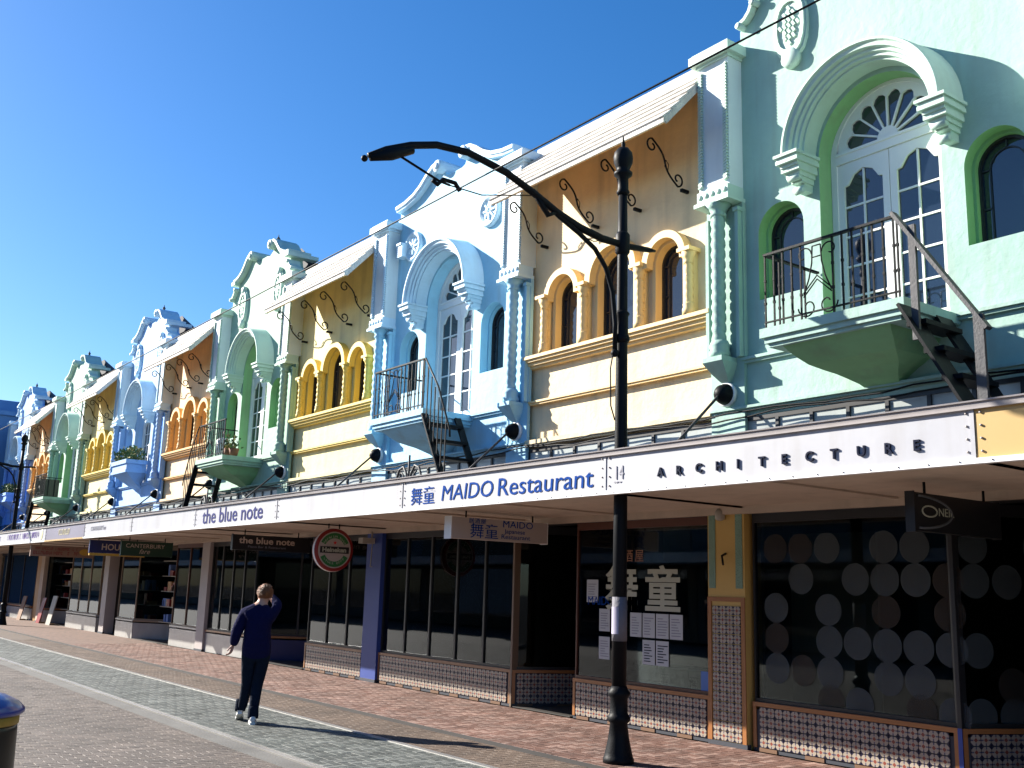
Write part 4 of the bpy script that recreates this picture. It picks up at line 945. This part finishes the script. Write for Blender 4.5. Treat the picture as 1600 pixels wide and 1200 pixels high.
struct(part('far_paving', None, lambda: MB().box(-130,-17,-.1,-20,-5.02,0).box(-20,-17,-.1,14,-9.3,0).box(-.2,-9.3,-.1,14,-5.02,0).box(1.0,-4.66,-.1,14,-3.32,0).box(2.4,-3.24,-.1,14,-2.44,0).box(4.2,-2.26,-.1,10,-.06,0), FBD))
struct(part('concrete_edging', None, lambda: MB().box(-60,-5.02,-.1,14,-4.80,.002).box(-60,-3.32,-.1,14,-3.24,.001), CONC))
def drain():
    b = MB(); b.box(-60,-2.44,-.1,14,-2.40,-.003); b.box(-60,-2.30,-.1,14,-2.26,-.003); b.box(-60,-2.40,-.1,14,-2.30,-.05); return b
struct(part('drain_channel', None, drain, mat('dark_channel', (.045,.04,.038), .8, var=.3)))
for y, nm in ((-3.30, 'far'), (-4.74, 'near')):
    r_ = part('tram_rail', 'rl', lambda: MB().box(-60,-.035,-.1,14,.018,.010).box(-60,.045,-.1,14,.06,.003), STEEL, None, (0, y, 0)); tag(r_, ('bright tram rail nearer the shops' if nm == 'far' else 'tram rail nearer the camera beside the concrete strip'), 'tram rail', 'tram rails'); 
    struct(part('rail_groove', 'rg', lambda: MB().box(-60,.018,-.1,14,.045,-.03), mat('dark_groove', (.02,.02,.02), .9), None, (0, y, 0)))

# ================================================================== LAMP POSTS
def lamp_post(x, y, label, arm=True, sc=1.0):
    t = thing('lamp_post', label, 'lamp post', (x, y, 0), 'tall black tramway lamp posts')
    part('base', 'lpb', lambda: MB().lathe([(.155,0),(.155,.045),(.145,.06),(.135,.10),(.105,.24),(.088,.38),(.11,.40),(.118,.43),(.10,.46),(.09,.48),(.088,.62),(.11,.65),(.114,.68),(.09,.71),(.078,.74)], n=24), IRON, t)
    part('shaft', 'lps', lambda: MB().lathe([(.076,.70),(.072,2.5),(.064,4.0),(.056,5.4),(.048,6.05)], n=20), IRON, t)
    part('finial', 'lpf', lambda: MB().lathe([(.06,6.0),(.075,6.03),(.06,6.06),(.06,6.20),(.10,6.23),(.105,6.26),(.07,6.29),(.08,6.32),(.105,6.38),(.11,6.44),(.10,6.50),(.06,6.55),(.02,6.57),(.025,6.61),(.012,6.64),(.006,6.70)], n=20), IRON, t)
    part('collar', 'lpc', lambda: MB().lathe([(.06,5.30),(.08,5.33),(.08,5.53),(.06,5.56)], n=16), IRON, t)
    part('collar', 'lpc2', lambda: MB().lathe([(.064,4.30),(.085,4.33),(.085,4.37),(.068,4.40),(.068,4.60),(.085,4.63),(.064,4.66)], n=16), IRON, t)
    def armb():
        P_ = [(.50,5.46),(.40,5.45),(.10,5.42),(-.30,5.42),(-.62,5.47),(-.93,5.56),(-1.27,5.70),(-1.61,5.82),(-2.08,5.90),(-2.45,5.87),(-2.74,5.78),(-3.00,5.66),(-3.18,5.55)]
        b = MB(); b.tube([(0,a,z) for a, z in P_], [.012,.03,.036,.042,.042,.04,.039,.038,.036,.036,.036,.034,.026], 10); return b
    part('arm', 'lpa', armb, IRON, t)
    part('lamp_head', 'lph', lambda: MB().tube([(0,-2.72,5.74),(0,-2.95,5.63),(0,-3.16,5.53)], [.042,.062,.03], 12).ball((0,-3.22,5.51), .032), IRON, t)
    part('strut', 'lpst', lambda: MB().tube([(0,-.10,4.22),(0,-.10,4.50),(0,-.14,4.85),(0,-.24,5.10),(0,-.40,5.28),(0,-.62,5.40),(0,-.90,5.52),(0,-1.15,5.66)], .026, 8).ball((0,-.10,4.18), .045), IRON, t)
    def filigree():
        b = MB(); 
        for s in (1, -1): b.tube([(0,-.25,5.42),(0,-.42,5.42+s*.06),(0,-.62,5.45+s*.06),(0,-.80,5.52)], .006, 5)
        b.tube([(0,-.92,5.58),(0,-1.05,5.50),(0,-1.27,5.72)], .03, 6); return b
    part('filigree', 'lpfi', filigree, IRON, t)
    if arm:
        w = part('wire_hanger', 'lpw', lambda: MB().tube([(0,-2.85,5.64),(0,-2.40,5.51),(0,-2.28,5.50)], .012, 6).tube([(0,-2.28,5.50),(0,-1.9,5.50),(0,-1.2,5.68)], .007, 5), IRON, t)
        part('insulator', 'lpi', lambda: MB().tube([(0,-2.48,5.50),(0,-2.42,5.47),(0,-2.36,5.54),(0,-2.22,5.54),(0,-2.16,5.47)], .022, 8), IRON, w)
    part('dropper_cable', 'lpd', lambda: MB().tube([(0,-.12,4.2),(.0,-.16,4.0),(0,-.15,3.6),(0,-.09,3.45)], .008, 5), IRON, t)
    return t
lp = lamp_post(.22, -1.98, 'tall black lamp post with curved arm standing by the restaurant window')
part('sticker', None, lambda: MB().lathe([(.0775,1.18),(.077,1.62)], n=24), mat('torn_posters', (.16,.155,.18), .8, var=.6, bump=.5, bscale=30), lp)
part('poster', None, lambda: MB().add([(.081*math.sin(a),-.081*math.cos(a),z) for z in (1.25,1.52) for a in [(-.7+i*.2) for i in range(8)]], [(i,i+1,i+9,i+8) for i in range(7)]), mat('lilac_poster', (.40,.37,.48), .8, var=.4), lp)
lamp_post(-31.0, -1.75, 'far black lamp post at the left in front of the distant green balcony')
wr = part('overhead_wire', None, lambda: MB().tube([(12,-4.28,5.40),(.22,-4.28,5.40),(-15,-4.28,5.37),(-31,-4.28,5.40),(-60,-4.28,5.45)], .0075, 6), IRON); tag(wr, 'thin overhead tram wire running along the whole street', 'wire')

# ================================================================== LITTER BIN
bx, by = 0, 0
t = thing('litter_bin', 'rounded litter bin with domed blue lid and yellow band at lower left', 'bin', (1.64, -8.19, 0)); t.scale = (.95,.95,.94)
part('body', None, lambda: MB().lathe([(.24,0),(.27,.03),(.295,.3),(.31,.6),(.305,.86),(.30,.90)], n=36), mat('dark_bin', (.012,.014,.010), .35, bump=.05, bscale=90), t)
part('band', None, lambda: MB().lathe([(.303,.895),(.309,.90),(.309,.945),(.303,.95)], n=36), mat('yellow_band', (.32,.20,.02), .5, var=.2), t)
part('lid', None, lambda: MB().lathe([(.318,.95),(.335,.965),(.333,.985),(.30,1.02),(.22,1.06),(.12,1.085),(.01,1.09)], n=40), mat('blue_enamel', (.015, .045, .26), .3, var=.25, bump=.1, coat=.3), t)
part('opening', None, lambda: MB().lathe([(.06,1.084),(.085,1.10),(.085,1.08)], (0.0,0,0), 20), BLKB, t)

# ================================================================== PERSON
def skin_mesh(name, V, E, Rr, root=0, sub=2):
    me = bpy.data.meshes.new(name); me.from_pydata(V, E, []); o = bpy.data.objects.new('tmp', me); COL.objects.link(o)
    o.modifiers.new('s', 'SKIN'); sk = me.skin_vertices[0].data
    for i, r in enumerate(Rr): sk[i].radius = r if isinstance(r, tuple) else (r, r); sk[i].use_root = (i == root)
    sb = o.modifiers.new('u', 'SUBSURF'); sb.levels = sub; sb.render_levels = sub
    bpy.context.view_layer.update(); out = bpy.data.meshes.new_from_object(o.evaluated_get(bpy.context.evaluated_depsgraph_get()))
    bpy.data.objects.remove(o); out.name = name
    for p_ in out.polygons: p_.use_smooth = True
    return out
KNIT = mat('navy_knit', (.007,.008,.045), .95, spec=.1, bump=.9, bscale=22, var=.2); JEAN = mat('dark_jeans', (.006,.012,.026), .95, spec=.1, bump=.9, bscale=18, var=.25)
SKIN = mat('skin', (.55,.30,.21), .55); HAIR = mat('ginger_hair', (.22,.075,.02), .55, bump=1, bscale=90, var=.4, island=.35); SHOE = mat('pale_trainer', (.62,.62,.62), .5); SOLE = mat('white_sole', (.75,.75,.72), .6)
pt = thing('person', 'person in navy jumper and jeans walking away, hand raised to shade eyes', 'person', (-3.98, -4.10, 0), rotz=math.atan2(.92, .39)*1.0); pt.scale = (.95, .93, .93)
# local frame: +x to the right of the picture, +y away from the camera
V = []; E = []; Rr = []
def vv(x, y, z, r, par=None):
    V.append((x, y, z)); Rr.append(r); i = len(V)-1
    if par is not None: E.append((par, i))
    return i
pel = vv(.02,0,.92,(.205,.18)); wst = vv(.015,.0,1.08,(.225,.185),pel); chs = vv(.01,.01,1.28,(.225,.18),wst); nb = vv(.02,.02,1.43,(.135,.11),chs); nk = vv(.045,.035,1.51,(.055,.058),nb); hd0 = vv(.06,.05,1.575,(.07,.08),nk); hd = vv(.07,.06,1.64,(.078,.092),hd0); ht = vv(.075,.05,1.70,(.058,.07),hd)
# left (picture left) arm hanging, elbow out
s1 = vv(-.155,.01,1.37,.095,nb); e1 = vv(-.245,-.03,1.15,.078,s1); w1 = vv(-.275,.05,.96,.055,e1)
# right arm raised, hand over the brow
s2 = vv(.185,.01,1.375,.095,nb); e2 = vv(.26,.10,1.49,.075,s2); w2 = vv(.14,.24,1.63,.038,e2)
# legs
h1 = vv(-.075,.0,.84,.11,pel); k1 = vv(-.065,.10,.48,.078,h1); a1 = vv(-.11,.26,.13,.06,k1)
h2 = vv(.11,.0,.84,.11,pel); k2 = vv(.055,.06,.48,.08,h2); a2 = vv(.035,-.06,.12,.062,k2)
bm_ = skin_mesh('person_body', V, E, Rr, 0, 2)
for m_ in (KNIT, JEAN, SKIN): bm_.materials.append(m_)
for p_ in bm_.polygons:
    c = p_.center; z = c.z
    p_.material_index = 1 if abs(c.x-.02) < .22 and z < .845 else 0
    if z > 1.50 and abs(c.x-.055) < .105 and c.y < .2: p_.material_index = 2
body = bpy.data.objects.new('body', bm_); COL.objects.link(body); body.parent = pt
part('collar', None, lambda: MB().lathe([(.075,1.455),(.082,1.48),(.066,1.50)], (.04,.03,0), 16), KNIT, pt)
def hairb():
    b = MB(); rd = random.Random(3); vs = []; n, m_ = 20, 12; c = Vector((.072,.045,1.655))
    for i in range(m_+1):
        ph = PI*.0+ (PI*.66)*i/m_
        for k in range(n):
            a = 2*PI*k/n; back = -math.sin(a); r = .108+rd.uniform(-.007,.009); lim = 1.12 if back > -.2 else .60
            p2 = ph*lim; vs.append(c+Vector((r*.92*math.sin(p2)*math.cos(a), r*1.12*math.sin(p2)*math.sin(a), r*1.02*math.cos(p2))))
    fs = [(i*n+k, i*n+(k+1)%n, (i+1)*n+(k+1)%n, (i+1)*n+k) for i in range(m_) for k in range(n)]
    b.add(vs, fs, 0, True)
    for i in range(420):                                   # short tufts
        th, ph = rd.uniform(0, 2*PI), rd.uniform(0, 1.75); back = -math.sin(th)
        if back < -.2 and ph > .95: continue
        d = Vector((math.sin(ph)*math.cos(th), math.sin(ph)*math.sin(th), math.cos(ph))); p0 = c+Vector((d.x*.096, d.y*.118, d.z*.106))
        dn = (Vector((rd.gauss(0,.4), rd.gauss(0,.4), -.6+rd.gauss(0,.3)))+d*.55).normalized(); sd = d.cross(dn).normalized()*.006
        b.add([p0-sd, p0+sd, p0+dn*.03+d*.004], [(0,1,2)])
    return b
part('hair', None, hairb, HAIR, pt)
def face():
    b = MB(); c = (.075,.06,1.63)
    b.ball((.075,.165,1.62), .016); b.ball((.045,.150,1.65), .011); b.ball((.105,.150,1.65), .011); b.bar((.05,.148,1.585),(.10,.148,1.585),.01,.01); return b
part('face', None, face, SKIN, pt)
for sx in (-.012, .158): part('ear', 'ear', lambda: MB().lathe([(.005,-.01),(.02,-.006),(.026,.004),(.015,.012)], (0,0,0), 12, 'x'), SKIN, pt, (sx,.05,1.625), (0,0,0), (1,.75,1.2))
def hand(parent, loc, rot, curl=.25):
    V = [(0,0,0),(0,0,-.045),(0,0,-.09)]; E = [(0,1),(1,2)]; R_ = [(.022,.016),(.036,.017),(.036,.015)]
    for i, (dx, l) in enumerate(((-.028,.062),(-.010,.074),(.009,.070),(.027,.055))):
        b0 = len(V); V.append((dx*.9,0,-.095)); E.append((2, b0)); R_.append((.011,.011)); x, y, z = dx,0,-.095; a = curl*.5
        for s_ in range(3):
            y += math.sin(a)*l/2.6; z -= math.cos(a)*l/2.6; x += dx*.06; V.append((x,y,z)); E.append((len(V)-2 if s_ else b0, len(V)-1)); R_.append((.0092-.0008*s_,)*2); a += curl
    b0 = len(V); V += [(-.035,.008,-.045),(-.055,.020,-.075),(-.060,.028,-.100)]; E += [(1,b0),(b0,b0+1),(b0+1,b0+2)]; R_ += [(.013,.013),(.0105,.0105),(.009,.009)]
    me = skin_mesh('hand', V, E, R_, 0, 2); me.materials.append(SKIN); o = bpy.data.objects.new('hand', me); COL.objects.link(o); o.parent = parent; o.location = loc; o.rotation_euler = rot; return o
hand(pt, (-.274,.050,.985), (.25,.05,1.2), .45)
hand(pt, (.145,.238,1.635), (PI/2*.15, PI/2*1.12, 0), .15)
for (x, y, rx, s) in ((.035,-.06,0,0), (-.13,.27,.42,1)):
    sh = part('shoe', 'shoe', lambda: MB().add(*(lambda rows: ([v for r in rows for v in r], [(i*8+k, i*8+(k+1)%8, (i+1)*8+(k+1)%8, (i+1)*8+k) for i in range(len(rows)-1) for k in range(8)]+[tuple(range(8))[::-1], tuple((len(rows)-1)*8+k for k in range(8))]))(
        [[(w*math.cos(2*PI*k/8+.39), yy, .02+h/2+h/2*math.sin(2*PI*k/8+.39)) for k in range(8)] for yy, w, h in ((-.085,.02,.05),(-.07,.038,.085),(-.02,.043,.10),(.04,.042,.085),(.10,.047,.065),(.155,.045,.05),(.19,.025,.035))]), sm=True), SHOE, pt, (x, y, 0 if not s else .055), (-rx,0,0))
    part('sole', 'sole', lambda: MB().add([(w*sx, yy, z_) for z_ in (0,.028) for yy, w in ((-.09,.03),(-.03,.045),(.05,.043),(.12,.052),(.20,.025)) for sx in (-1,1)], [(0,2,3,1),(2,4,5,3),(4,6,7,5),(6,8,9,7),(10,11,13,12),(12,13,15,14),(14,15,17,16),(16,17,19,18),(0,1,11,10),(8,18,19,9),(0,10,12,2),(2,12,14,4),(4,14,16,6),(6,16,18,8),(1,3,13,11),(3,5,15,13),(5,7,17,15),(7,9,19,17)]), SOLE, sh)
    part('trouser_cuff', 'cuff', lambda: MB().lathe([(.066,.07),(.068,.10),(.064,.19),(.058,.22)], n=14), JEAN, pt, (x, y-.005 if not s else y-.02, 0 if not s else .055), (-rx*.6,0,0))

# ================================================================== OPPOSITE SIDE (seen only in the glass, bounces light)
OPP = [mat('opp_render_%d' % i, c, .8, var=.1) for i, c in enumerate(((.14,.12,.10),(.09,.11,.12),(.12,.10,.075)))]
for i in range(14):
    x0 = -110+i*9.2
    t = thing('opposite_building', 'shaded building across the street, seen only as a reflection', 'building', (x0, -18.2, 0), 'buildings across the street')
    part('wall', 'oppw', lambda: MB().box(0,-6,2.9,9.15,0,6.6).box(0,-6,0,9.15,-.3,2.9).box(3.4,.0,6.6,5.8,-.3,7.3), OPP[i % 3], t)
    part('awning', 'oppa', lambda: MB().box(0,0,2.75,9.15,2.0,3.1), FASC, t); part('shop_window', 'opps', lambda: MB().box(.4,-.3,.5,8.7,-.25,2.6), DGLASS, t)
    for j in range(4): part('window', 'oppwin', lambda: MB().box(0,0,4.0,1.0,.03,5.6), DGLASS, t, (.9+j*2.1, 0, 0))
